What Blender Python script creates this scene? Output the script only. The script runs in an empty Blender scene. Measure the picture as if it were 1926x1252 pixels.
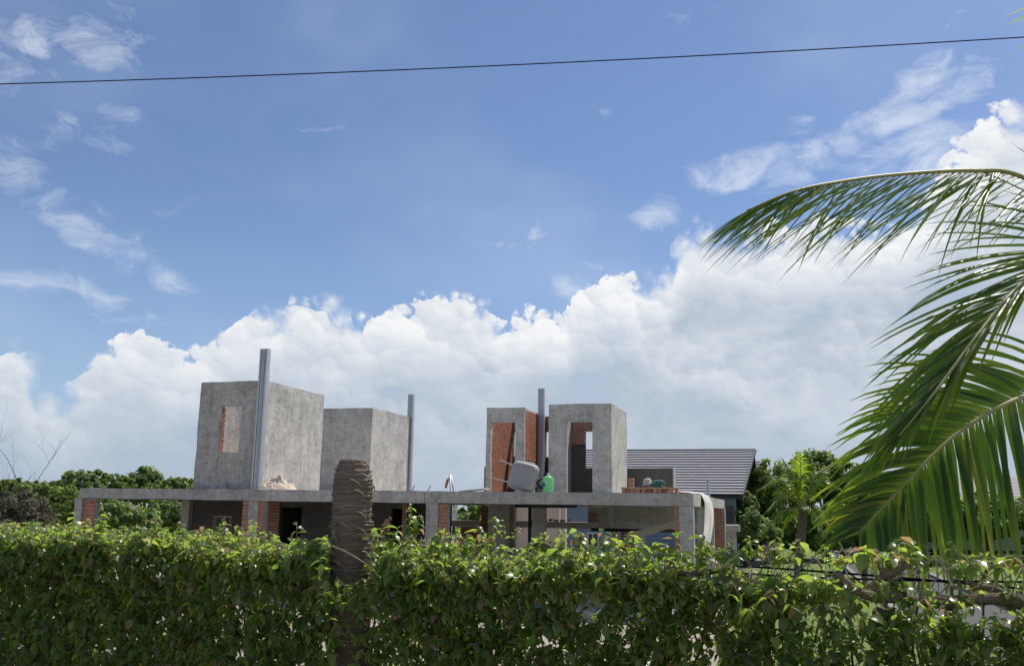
import bpy, bmesh, math, random
import numpy as np
from mathutils import Vector, Matrix, noise as mnoise

# ------------------------------------------------------------------ camera
scene = bpy.context.scene
COL = scene.collection
R = math.radians
EYE = 2.6
FPX, PW, PH = 1700.0, 1926, 1252
PITCH = math.atan((956 - 626) / FPX)
ROLL = 0.0145
cam_d = bpy.data.cameras.new('camera')
cam_d.sensor_width = 36.0
cam_d.lens = FPX / PW * 36.0
cam_d.clip_start = 0.05
cam_d.clip_end = 5000
cam = bpy.data.objects.new('camera', cam_d)
COL.objects.link(cam)
cam.matrix_world = Matrix.Translation((0, 0, EYE)) @ Matrix.Rotation(R(90) + PITCH, 4, 'X') @ Matrix.Rotation(ROLL, 4, 'Z')
scene.camera = cam

# ------------------------------------------------------------------ light
SUN_AZ, SUN_EL = R(50), R(62)          # azimuth clockwise from +Y
SUN_DIR = Vector((math.sin(SUN_AZ) * math.cos(SUN_EL), math.cos(SUN_AZ) * math.cos(SUN_EL), math.sin(SUN_EL)))
sl = bpy.data.lights.new('sun', 'SUN')
sl.energy = 3.7
sl.angle = R(0.53)
sl.color = (1.0, 0.955, 0.88)
so = bpy.data.objects.new('sun', sl)
COL.objects.link(so)
so.rotation_euler = (-SUN_DIR).to_track_quat('-Z', 'Y').to_euler()
so.location = (20, 20, 40)
scene.view_settings.view_transform = 'Standard'
scene.view_settings.look = 'None'
scene.view_settings.exposure = 0.5
scene.view_settings.gamma = 1.0
scene.view_settings.use_curve_mapping = False
scene.cycles.use_denoising = True
scene.cycles.max_bounces = 8
scene.cycles.transparent_max_bounces = 8
scene.cycles.caustics_reflective = False
scene.cycles.caustics_refractive = False

# pixel of the photograph -> direction / point (used only to read positions off the photograph)
CPI, SPI = math.cos(PITCH), math.sin(PITCH)
def ray(x, y):
    a = (x - PW / 2) / FPX; b = -(y - PH / 2) / FPX
    a, b = a * math.cos(ROLL) - b * math.sin(ROLL), a * math.sin(ROLL) + b * math.cos(ROLL)
    return Vector((a, CPI - b * SPI, SPI + b * CPI))
def at(x, y, D):
    r = ray(x, y); t = D / r.y
    return Vector((r.x * t, D, EYE + r.z * t))
HA = R(16.6)                            # heading of the houses
UX = Vector((math.cos(HA), -math.sin(HA), 0)); VX = Vector((math.sin(HA), math.cos(HA), 0))
HC = at(1303, 928, 22.6); HC.z = 0      # right front corner of the unfinished house
def onv(x, y, v):                       # point (u, z) where a pixel meets the plane at depth v of the house grid
    r = ray(x, y); o = -HC
    t = (v - o.dot(VX)) / (r.x * VX.x + r.y * VX.y)
    p = Vector((0, 0, EYE)) + r * t
    d = p - HC
    return d.dot(UX), p.z
def onu(x, y, u):
    r = ray(x, y); o = -HC
    t = (u - o.dot(UX)) / (r.x * UX.x + r.y * UX.y)
    p = Vector((0, 0, EYE)) + r * t
    return (p - HC).dot(VX), p.z
def hw(u, v, z):
    p = HC + UX * u + VX * v; p.z = z
    return p

# ------------------------------------------------------------------ node helper
class X:
    nt = None
    def __init__(s, sock): s.s = sock
    @staticmethod
    def m(op, *a, clamp=False):
        n = X.nt.nodes.new('ShaderNodeMath'); n.operation = op; n.use_clamp = clamp
        for i, v in enumerate(a):
            if isinstance(v, X): X.nt.links.new(v.s, n.inputs[i])
            else: n.inputs[i].default_value = v
        return X(n.outputs[0])
    def __add__(s, o): return X.m('ADD', s, o)
    __radd__ = __add__
    def __sub__(s, o): return X.m('SUBTRACT', s, o)
    def __rsub__(s, o): return X.m('SUBTRACT', o, s)
    def __mul__(s, o): return X.m('MULTIPLY', s, o)
    __rmul__ = __mul__
    def __truediv__(s, o): return X.m('DIVIDE', s, o)
    def pow(s, e): return X.m('POWER', s, e)
    def clamp(s): return X.m('ADD', s, 0.0, clamp=True)
    def abs(s): return X.m('ABSOLUTE', s)
def sstep(x, a, b):
    n = X.nt.nodes.new('ShaderNodeMapRange'); n.interpolation_type = 'SMOOTHSTEP'; n.clamp = True
    X.nt.links.new(x.s, n.inputs[0])
    for i, v in ((1, a), (2, b)):
        if isinstance(v, X): X.nt.links.new(v.s, n.inputs[i])
        else: n.inputs[i].default_value = v
    n.inputs[3].default_value = 0; n.inputs[4].default_value = 1
    return X(n.outputs[0])
def lnk(n, key, v):
    if isinstance(v, X): X.nt.links.new(v.s, n.inputs[key])
    elif v is not None: n.inputs[key].default_value = v
def noise(vec, scale, detail=3.0, rough=0.55, dist=0.0, color=False, dim='3D'):
    n = X.nt.nodes.new('ShaderNodeTexNoise'); n.noise_dimensions = dim
    lnk(n, 'Vector', vec); lnk(n, 'Scale', scale); n.inputs['Detail'].default_value = detail
    n.inputs['Roughness'].default_value = rough; n.inputs['Distortion'].default_value = dist
    return X(n.outputs['Color' if color else 'Fac'])
def voro(vec, scale, feature='F1', smooth=None, color=False, dim='3D'):
    n = X.nt.nodes.new('ShaderNodeTexVoronoi'); n.feature = feature; n.voronoi_dimensions = dim
    lnk(n, 'Vector', vec); lnk(n, 'Scale', scale)
    if smooth is not None: n.inputs['Smoothness'].default_value = smooth
    return X(n.outputs['Color' if color else 'Distance'])
def vmath(op, a, b):
    n = X.nt.nodes.new('ShaderNodeVectorMath'); n.operation = op
    for i, v in ((0, a), (1, b)):
        if isinstance(v, X): X.nt.links.new(v.s, n.inputs[i])
        else: n.inputs[i].default_value = v
    return X(n.outputs[0])
def vscale(a, f):
    n = X.nt.nodes.new('ShaderNodeVectorMath'); n.operation = 'SCALE'
    X.nt.links.new(a.s, n.inputs[0]); lnk(n, 'Scale', f)
    return X(n.outputs[0])
def sep(v):
    n = X.nt.nodes.new('ShaderNodeSeparateXYZ'); X.nt.links.new(v.s, n.inputs[0])
    return X(n.outputs[0]), X(n.outputs[1]), X(n.outputs[2])
def comb(x, y, z):
    n = X.nt.nodes.new('ShaderNodeCombineXYZ')
    for i, v in enumerate((x, y, z)):
        if isinstance(v, X): X.nt.links.new(v.s, n.inputs[i])
        else: n.inputs[i].default_value = v
    return X(n.outputs[0])
def mixc(f, a, b, mode='MIX'):
    n = X.nt.nodes.new('ShaderNodeMix'); n.data_type = 'RGBA'; n.blend_type = mode; n.clamp_factor = True
    lnk(n, 0, f)
    for i, v in ((6, a), (7, b)):
        if isinstance(v, X): X.nt.links.new(v.s, n.inputs[i])
        else: n.inputs[i].default_value = tuple(v) + ((1,) if len(v) == 3 else ())
    return X(n.outputs[2])

# ------------------------------------------------------------------ sky
world = bpy.data.worlds.new('World')
scene.world = world
world.use_nodes = True
nt = world.node_tree
nt.nodes.clear(); X.nt = nt
SKY_S = 0.1
def build_sky():
    tc = nt.nodes.new('ShaderNodeTexCoord')
    d = X(tc.outputs['Generated'])
    sky = nt.nodes.new('ShaderNodeTexSky'); sky.sky_type = 'NISHITA'; sky.sun_disc = False
    sky.sun_elevation = SUN_EL; sky.sun_rotation = SUN_AZ
    sky.air_density = 1.0; sky.dust_density = 0.6; sky.ozone_density = 2.0; sky.altitude = 0
    skyc = X(sky.outputs[0])
    skyc = mixc(1.0, skyc, (0.655, 0.70, 0.80), 'MULTIPLY')
    x, y, z = sep(d)
    az = X.m('ARCTAN2', x, y)
    el = X.m('ARCSINE', z)
    # outline of the cumulus bank: elevation of its top against azimuth, read in the view and free beyond it
    outline = [(0, 640), (40, 628), (62, 668), (80, 712), (130, 722), (170, 690), (200, 636), (235, 618), (270, 618), (330, 648), (380, 640),
               (430, 606), (500, 572), (560, 552), (620, 548), (665, 566), (700, 588), (745, 566), (800, 548), (850, 540), (915, 545),
               (955, 592), (1000, 570), (1050, 574), (1105, 530), (1170, 508), (1245, 494), (1275, 438), (1300, 402), (1350, 412),
               (1420, 420), (1520, 400), (1620, 400), (1700, 380), (1755, 330), (1790, 270), (1840, 215), (1885, 180), (1926, 185)]
    pts = []
    for (px, py) in outline:
        r = ray(px, py).normalized()
        pts.append((math.atan2(r.x, r.y), math.asin(r.z)))
    a0, a1 = pts[0][0], pts[-1][0]
    def curve(v):
        fc = nt.nodes.new('ShaderNodeFloatCurve')
        cv = fc.mapping.curves[0]
        cv.points[0].location = (0, pts[0][1] * 2); cv.points[1].location = (1, pts[-1][1] * 2)
        for (a, e) in pts[1:-1]: cv.points.new((a - a0) / (a1 - a0), e * 2)
        for q in cv.points: q.handle_type = 'AUTO'
        fc.mapping.update()
        nt.links.new(((v - a0) / (a1 - a0)).s, fc.inputs['Value'])
        return X(fc.outputs[0]) * 0.5
    side = sstep(az.abs(), 0.52, 0.70)
    top_out = noise(comb(x, y, 0.0), 2.6, 3.0, 0.55) * 0.55
    p = comb(az, el, 0.0)
    n_lo = vmath('SUBTRACT', noise(p, 14.0, 3.0, 0.6, color=True, dim='2D'), (0.5, 0.5, 0.5))
    n_hi = vmath('SUBTRACT', noise(p, 60.0, 4.0, 0.6, color=True, dim='2D'), (0.5, 0.5, 0.5))
    wv = vscale(n_lo, 0.03)
    fray = noise(p, 75.0, 5.0, 0.65, dim='2D') - 0.5
    dens = curve(az) * (1.0 - side) + top_out * side - el - 0.022
    lights = []
    for sc, rad, wl, wh, sm, off in ((15.0, .60, .018, .010, .42, 0.0), (33.0, .62, .014, .012, .38, 3.7), (74.0, .64, .008, .010, .34, 8.1)):
        pw = vmath('ADD', vmath('ADD', p, (off, off * .37, 0.0)), vmath('ADD', vscale(n_lo, wl), vscale(n_hi, wh)))
        n = nt.nodes.new('ShaderNodeTexVoronoi'); n.voronoi_dimensions = '2D'; n.feature = 'SMOOTH_F1'
        nt.links.new(pw.s, n.inputs['Vector']); n.inputs['Scale'].default_value = sc; n.inputs['Smoothness'].default_value = sm
        dist = X(n.outputs['Distance']); pos = X(n.outputs['Position'])
        cx, cy, _ = sep(pos); px_, py_, _ = sep(pw)
        t = curve(cx - off) * (1.0 - side) + top_out * side - (cy - off * .37)
        dens = X.m('MAXIMUM', dens, X.m('MINIMUM', (t - 0.40 / sc) * 4.0, (rad - dist) / sc))
        dx = (px_ - cx) * sc; dy = (py_ - cy) * sc
        lights.append(dx * 0.42 + dy * 0.95)
    dens = dens + fray * 0.016
    soft = noise(p, 7.0, 2.0, 0.5, dim='2D')
    edge = 0.004 + sstep(soft, 0.42, 0.66) * 0.020
    alpha = sstep(dens, 0.0, edge)
    depth = sstep(dens, 0.0, 0.095)
    lump = lights[0] * 0.42 + lights[1] * 0.36 + lights[2] * 0.20 + fray * 0.45
    body = noise(comb(az, el * 1.7, 0.0), 7.0, 5.0, 0.58, 0.3, dim='2D')
    patch = sstep(noise(vmath('ADD', p, wv), 10.0, 3.0, 0.5, dim='2D'), 0.40, 0.62)      # where lumps show inside the bank
    bright = (0.80 + lump * 0.75) * (1.0 - depth) + (0.20 + (body - 0.5) * 1.5 + lump * (0.10 + patch * 0.42)) * depth
    bright = bright.clamp()
    cloud = mixc(bright, (3.35, 3.9, 4.6), (6.5, 6.6, 6.75))
    haze = sstep(el, 0.21, -0.01)
    cloud = mixc(haze * 0.8, cloud, (2.95, 3.6, 4.4))
    thin = 1.0 - sstep(body, 0.40, 0.24) * depth * 0.3     # blue glimpses low in the bank
    # thin high clouds
    def blob(px, py, lx, ly, rot):
        r = ray(px, py).normalized(); a = math.atan2(r.x, r.y); e = math.asin(r.z)
        dx = (az - a); dy = (el - e)
        c, s_ = math.cos(rot), math.sin(rot)
        u = (dx * c + dy * s_) / (lx / FPX); v = (dy * c - dx * s_) / (ly / FPX)
        return sstep(u * u + v * v, 1.0, 0.0)
    wisp = None
    for b in ((190, 440, 240, 60, -0.50), (60, 360, 130, 60, -0.6), (110, 555, 220, 55, -0.12), (60, 255, 130, 50, 0.25), (215, 262, 90, 40, 0.2), (130, 50, 190, 120, -0.2),
              (20, 90, 90, 120, 0.0), (225, 200, 70, 50, 0.0), (1410, 312, 190, 50, 0.16), (1600, 262, 270, 52, 0.42), (1480, 300, 250, 40, 0.25), (1690, 215, 170, 40, 0.25), (1700, 285, 200, 45, 0.15), (1720, 290, 220, 60, 0.15), (1235, 395, 75, 50, 0.2),
              (960, 440, 110, 65, 0.2), (1505, 238, 50, 30, 0.), (1780, 150, 160, 60, 0.1), (1140, 210, 26, 22, 0.0), (1100, 520, 90, 60, 0.5)):
        m = blob(*b) * (1.22 if b[0] > 1250 else 0.86)
        wisp = m if wisp is None else X.m('MAXIMUM', wisp, m)
    wn = noise(vmath('ADD', comb(az, el * 2.0, 0.0), vscale(wv, 1.6)), 12.0, 7.0, 0.64, 0.4, dim='2D')
    wa = sstep(wisp * 0.30 + wn, 0.64, 1.08) * 0.62
    veil = sstep(noise(comb(x, y, z * 1.6), 3.2, 3.0, 0.55), 0.42, 0.75) * 0.14
    alln = sstep(noise(comb(x, y, z * 2.0), 5.0, 5.0, 0.62, 0.3), 0.60, 0.82) * 0.6 * side   # the same high clouds elsewhere in the sky
    wtot = X.m('MAXIMUM', X.m('MAXIMUM', wa, veil), alln)
    col = mixc(wtot, skyc, (5.8, 6.2, 6.8))
    low = sstep(el, 0.34, 0.05) * 0.35
    col = mixc(low, col, (2.8, 3.8, 5.5))
    col = mixc(alpha * thin, col, cloud)
    col = mixc(sstep(el, 0.0, -0.04), col, (2.6, 2.6, 2.3))
    world.cycles.sampling_method = 'MANUAL'; world.cycles.sample_map_resolution = 512
    bg = nt.nodes.new('ShaderNodeBackground'); bg.inputs[1].default_value = SKY_S
    nt.links.new(col.s, bg.inputs[0])
    out = nt.nodes.new('ShaderNodeOutputWorld'); nt.links.new(bg.outputs[0], out.inputs[0])
build_sky()

# ------------------------------------------------------------------ materials
MATS = {}
def material(name, fn):
    m = bpy.data.materials.new(name); m.use_nodes = True
    X.nt = m.node_tree
    m.node_tree.nodes.clear()
    out = m.node_tree.nodes.new('ShaderNodeOutputMaterial')
    sh = fn()
    m.node_tree.links.new(sh, out.inputs['Surface'])
    MATS[name] = m
    return m
def coords(kind='Object'):
    n = X.nt.nodes.new('ShaderNodeTexCoord'); return X(n.outputs[kind])
def attr(name):
    n = X.nt.nodes.new('ShaderNodeAttribute'); n.attribute_name = name; return X(n.outputs['Fac'])
def objrand():
    n = X.nt.nodes.new('ShaderNodeObjectInfo'); return X(n.outputs['Random'])
def bump(h, strength=0.3, dist=0.01):
    n = X.nt.nodes.new('ShaderNodeBump'); n.inputs['Strength'].default_value = strength; n.inputs['Distance'].default_value = dist
    X.nt.links.new(h.s, n.inputs['Height']); return X(n.outputs[0])
def principled(col, rough=0.8, spec=0.5, metal=0.0, normal=None, **kw):
    n = X.nt.nodes.new('ShaderNodeBsdfPrincipled')
    lnk(n, 'Base Color', col if isinstance(col, X) else tuple(col) + (1,))
    lnk(n, 'Roughness', rough); n.inputs['Specular IOR Level'].default_value = spec; n.inputs['Metallic'].default_value = metal
    if normal is not None: X.nt.links.new(normal.s, n.inputs['Normal'])
    for k, v in kw.items(): n.inputs[k].default_value = v
    return n.outputs[0]
def ramp(f, stops):
    n = X.nt.nodes.new('ShaderNodeValToRGB'); X.nt.links.new(f.s, n.inputs[0])
    cr = n.color_ramp
    cr.elements[0].position = stops[0][0]; cr.elements[0].color = tuple(stops[0][1]) + (1,)
    cr.elements[1].position = stops[-1][0]; cr.elements[1].color = tuple(stops[-1][1]) + (1,)
    for p, c in stops[1:-1]:
        e = cr.elements.new(p); e.color = tuple(c) + (1,)
    return X(n.outputs[0])
def mixs(f, a, b):
    n = X.nt.nodes.new('ShaderNodeMixShader'); lnk(n, 0, f)
    X.nt.links.new(a, n.inputs[1]); X.nt.links.new(b, n.inputs[2]); return n.outputs[0]

def m_concrete(base, dark=0.62, crack=1.0, warm=(1.035, .985, .91)):
    def fn():
        c = coords(); x, y, z = sep(c)
        n1 = noise(c, 1.1, 5.0, 0.65, 0.6); n2 = noise(c, 5.5, 5.0, 0.7, 0.8); n3 = noise(c, 28.0, 3.0, 0.6)
        streak = noise(comb(x * 9.0, y * 9.0, z * 0.8), 1.0, 4.0, 0.6)
        trowel = noise(comb(x * 2.0, y * 2.0, z * 7.0), 1.3, 4.0, 0.6, 1.5)
        f = (n1 - 0.5) * 1.3 + (n2 - 0.5) * 1.2 + (streak - 0.5) * 0.8 + (trowel - 0.5) * 0.9 + (n3 - 0.5) * 0.4 + 0.55
        col = mixc(f.clamp(), tuple(base * dark * w for w in warm), tuple(base * 1.25 * w for w in warm))
        # stains and fine cracks
        st = sstep(noise(comb(x * 5.0, y * 5.0, z * 2.2), 1.0, 5.0, 0.7, 0.6), 0.57, 0.72)
        col = mixc(st * 0.68, col, tuple(base * 0.40 * w for w in warm))
        wob = vscale(vmath('SUBTRACT', noise(c, 1.6, 4.0, 0.65, color=True), (.5, .5, .5)), 0.9)
        e = voro(vmath('ADD', c, wob), 0.55, 'DISTANCE_TO_EDGE')
        cr = sstep(e, 0.010, 0.0) * sstep(n1, 0.54, 0.64) * crack
        col = mixc(cr * 0.45, col, tuple(base * 0.28 * w for w in warm))
        pale = sstep(noise(c, 2.2, 4.0, 0.6), 0.58, 0.72)
        col = mixc(pale * 0.35, col, tuple(min(base * 1.45, .55) * w for w in warm))
        nb = bump(n2 * 0.5 + n3 * 0.35 + trowel * 0.5 - cr * 0.6, 0.55, 0.02)
        return principled(col, 0.92, 0.25, normal=nb)
    return fn
material('plaster', m_concrete(0.47, 0.50, 0.7))
material('beam_concrete', m_concrete(0.42, 0.58, 0.3))
material('dark_shaded_cement', m_concrete(0.10, 0.75, 0.2))  # dark grey base with the shade of recessed and inner walls put in
material('floor_concrete', m_concrete(0.42, 0.8, 0.2))
material('mortar', m_concrete(0.40, 0.8, 0.0))

def m_brick():
    c = coords(); r = objrand() ; a = attr('rnd')
    f = X.m('FRACT', r + a)
    n2 = noise(c, 9.0, 4.0, 0.6)
    col = ramp(f, [(0.0, (.33, .125, .072)), (0.35, (.39, .155, .088)), (0.7, (.45, .195, .115)), (1.0, (.36, .155, .10))])
    col = mixc(sstep(n2, .45, .7) * 0.30, col, (.42, .30, .23))
    return principled(col, 0.9, 0.2, normal=bump(noise(c, 40.0, 4.0), 0.4, 0.01))
material('brick', m_brick)

def m_steel():
    c = coords(); x, y, z = sep(c)
    n1 = noise(c, 5.0, 4.0, 0.6); n2 = voro(c, 45.0)
    col = mixc(n1, (.46, .48, .50), (.62, .64, .66))
    col = mixc(sstep(noise(comb(x * 8, y * 8, z * .7), 1.0, 4.0), .58, .72) * .4, col, (.30, .30, .29))
    return principled(col, (n2 * 0.2 + 0.36), 0.5, 0.75)
material('galvanised_steel', m_steel)

def m_plain(col, rough=0.6, spec=0.4, var=0.25, scale=6.0, bmp=0.2, metal=0.0):
    def fn():
        c = coords(); n1 = noise(c, scale, 4.0, 0.6); n2 = noise(c, scale * 6, 3.0, 0.6)
        cc = mixc((n1 * 0.7 + n2 * 0.3), tuple(v * (1 - var) for v in col), tuple(min(v * (1 + var), .9) for v in col))
        return principled(cc, rough, spec, metal, normal=bump(n2, bmp, 0.01))
    return fn
material('tray_metal', m_plain((.36, .345, .325), .6, .4, .35, 6, .3, .0))
material('black_pipe', m_plain((.012, .012, .014), .4, .5, .2, 4, .05))
material('rubber', m_plain((.03, .03, .03), .8, .3))
material('timber', m_plain((.36, .24, .15), .8, .2, .35, 8))
material('pale_timber', m_plain((.40, .36, .31), .85, .2, .3, 8))
material('sand', m_plain((.60, .50, .40), .95, .1, .35, 9, .8))
material('sheet', m_plain((.52, .50, .45), .8, .2, .2, 5, .3))
material('blue_wall', m_plain((.19, .25, .33), .7, .3, .12, 1, .1))
material('grey_wall', m_plain((.42, .43, .45), .8, .3, .1, 1, .1))
material('white_frame', m_plain((.75, .75, .74), .5, .4, .06))
material('dark_glass', m_plain((.02, .024, .03), .12, .6, .2))
material('dark_void', m_plain((.006, .006, .010), .9, .1, .2))
material('roof_tile', m_plain((.38, .37, .38), .75, .2, .30, 3, .3))
material('roof_dark', m_plain((.05, .045, .05), .7, .3, .2, 3, .3))
material('pale_tile', m_plain((.22, .22, .23), .7, .3, .2, 3, .2))
material('asphalt', m_plain((.09, .088, .086), .9, .2, .25, 1.2, .5))
material('kerb', m_plain((.22, .215, .205), .9, .2, .2, 2, .4))
material('cable', m_plain((.010, .012, .022), .95, .05, .1))
material('branch_bark', m_plain((.20, .155, .115), .9, .2, .45, 22, .9))
material('twig', m_plain((.30, .24, .17), .9, .2, .4, 30, .3))
material('tree_bark', m_plain((.13, .10, .075), .95, .1, .4, 6, .8))
material('dry_twig', m_plain((.075, .065, .06), .95, .1, .3, 6, .2))
material('skin', m_plain((.30, .17, .11), .6, .4, .1, 10, .1))
material('shirt', m_plain((.035, .10, .09), .85, .2, .2, 9, .3))
material('trousers', m_plain((.05, .05, .06), .9, .2, .2, 9, .3))
material('hat', m_plain((.40, .36, .29), .9, .2, .15, 14, .3))
material('blue_plastic', m_plain((.02, .05, .22), .35, .5, .3, 20, .4))
material('label_blue', m_plain((.06, .13, .42), .5, .4, .2, 30))
material('steel_white', m_plain((.55, .57, .60), .4, .5, .1, 8, .05, .3))

def m_bottle():
    c = coords()
    a = principled((.26, .56, .31), .3, .5)
    n = X.nt.nodes.new('ShaderNodeBsdfTranslucent'); n.inputs[0].default_value = (.46, .85, .52, 1)
    return mixs(0.5, a, n.outputs[0])
material('green_plastic', m_bottle)
def m_bag():
    c = coords()
    col = mixc(noise(c, 14.0, 3.0), (.45, .56, .66), (.75, .80, .84))
    a = principled(col, .3, .5)
    n = X.nt.nodes.new('ShaderNodeBsdfTranslucent'); n.inputs[0].default_value = (.6, .68, .75, 1)
    return mixs(0.35, a, n.outputs[0])
material('thin_plastic', m_bag)

def m_leaf(stops, tstops, rough=0.38, trans=0.38, spec=0.5, scale=30.0):
    def fn():
        a = X.m('FRACT', attr('rnd') + objrand() * attr('use_obj'))
        c = coords()
        f = (a + (noise(c, scale, 2.0) - 0.5) * 0.12).clamp()
        p = principled(ramp(f, stops), rough, spec)
        n = X.nt.nodes.new('ShaderNodeBsdfTranslucent'); X.nt.links.new(ramp(f, tstops).s, n.inputs[0])
        return mixs(trans, p, n.outputs[0])
    return fn
material('hedge_leaf', m_leaf(
    [(0, (.062, .094, .032)), (.40, (.108, .150, .042)), (.66, (.175, .215, .055)), (.86, (.19, .24, .045)), (.955, (.30, .29, .09)), (1, (.24, .15, .08))],
    [(0, (.24, .38, .05)), (.40, (.36, .54, .06)), (.66, (.50, .66, .09)), (.86, (.55, .64, .08)), (.955, (.6, .55, .18)), (1, (.45, .26, .12))], 0.33, 0.50, 0.55))
material('palm_leaf', m_leaf(
    [(0, (.030, .060, .016)), (.6, (.055, .100, .022)), (.88, (.10, .15, .03)), (1, (.24, .22, .04))],
    [(0, (.20, .34, .02)), (.6, (.38, .54, .03)), (.88, (.52, .64, .04)), (1, (.66, .56, .07))], 0.32, 0.55, 0.5, 6.0))
material('rachis', m_plain((.30, .29, .10), .5, .4, .25, 8))
material('tree_leaf', m_leaf(
    [(0, (.10, .14, .055)), (.5, (.15, .205, .075)), (.85, (.20, .255, .09)), (1, (.17, .21, .06))],
    [(0, (.28, .40, .08)), (.5, (.38, .52, .10)), (.85, (.32, .45, .06)), (1, (.4, .48, .08))], 0.5, 0.52, 0.3, 2.0))
material('light_tree_leaf', m_leaf(
    [(0, (.08, .125, .035)), (.5, (.12, .175, .045)), (.85, (.17, .23, .06)), (1, (.22, .26, .08))],
    [(0, (.20, .32, .05)), (.5, (.30, .44, .06)), (.85, (.42, .54, .09)), (1, (.5, .56, .12))], 0.5, 0.52, 0.3, 2.0))
material('dry_leaf', m_leaf(
    [(0, (.085, .085, .06)), (.5, (.11, .105, .075)), (1, (.15, .13, .09))],
    [(0, (.12, .12, .08)), (1, (.2, .18, .1))], 0.8, 0.2, 0.2, 2.0))
material('lawn_grass', m_leaf(
    [(0, (.07, .12, .025)), (1, (.14, .19, .05))], [(0, (.15, .25, .03)), (1, (.25, .35, .05))], 0.6, 0.3, 0.3))

def m_trunk():
    c = coords(); x, y, z = sep(c)
    a = attr('rnd')
    fib = noise(comb(x * 6, y * 6, z * 60), 1.0, 4.0, .65, .6)
    vert = noise(comb(x * 70, y * 70, z * 5), 1.0, 3.0, .6)
    col = mixc(fib, (.075, .056, .042), (.24, .19, .145))
    col = mixc(sstep(a, .55, .95) * .8, col, (.50, .42, .33))
    col = mixc(sstep(noise(c, 5.0, 4.0), .55, .75) * .5, col, (.055, .045, .04))
    return principled(col, .9, .25, normal=bump(fib * .7 + vert * .3, .8, .012))
material('palm_trunk', m_trunk)

def m_ground():
    c = coords(); x, y, z = sep(c)
    n1 = noise(c, .12, 4.0, .6); n2 = noise(c, 1.2, 5.0, .65); n3 = noise(c, 9.0, 4.0, .65)
    dirt = mixc(n2, (.24, .19, .145), (.46, .40, .33))
    dirt = mixc(sstep(n3, .55, .7) * .5, dirt, (.50, .45, .40))
    grass = mixc(n2 * .6 + n3 * .4, (.035, .065, .018), (.10, .14, .035))
    f = sstep(n1 + (n2 - .5) * .4, .40, .56)
    return principled(mixc(f, dirt, grass), .95, .1, normal=bump(n3 + n2, .7, .03))
material('ground', m_ground)
def m_site():
    c = coords()
    n2 = noise(c, .8, 5.0, .65); n3 = noise(c, 7.0, 5.0, .7)
    col = mixc(n2, (.22, .18, .145), (.42, .37, .32))
    col = mixc(sstep(n3, .56, .70) * .6, col, (.42, .20, .13))
    return principled(col, .95, .1, normal=bump(n3 + n2, .8, .04))
material('site_ground', m_site)
def m_lawn():
    c = coords(); n2 = noise(c, .9, 5.0, .65); n3 = noise(c, 12.0, 4.0, .7)
    return principled(mixc(n2 * .5 + n3 * .5, (.075, .115, .03), (.19, .24, .08)), .95, .1, normal=bump(n3, .8, .02))
material('lawn', m_lawn)

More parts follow.
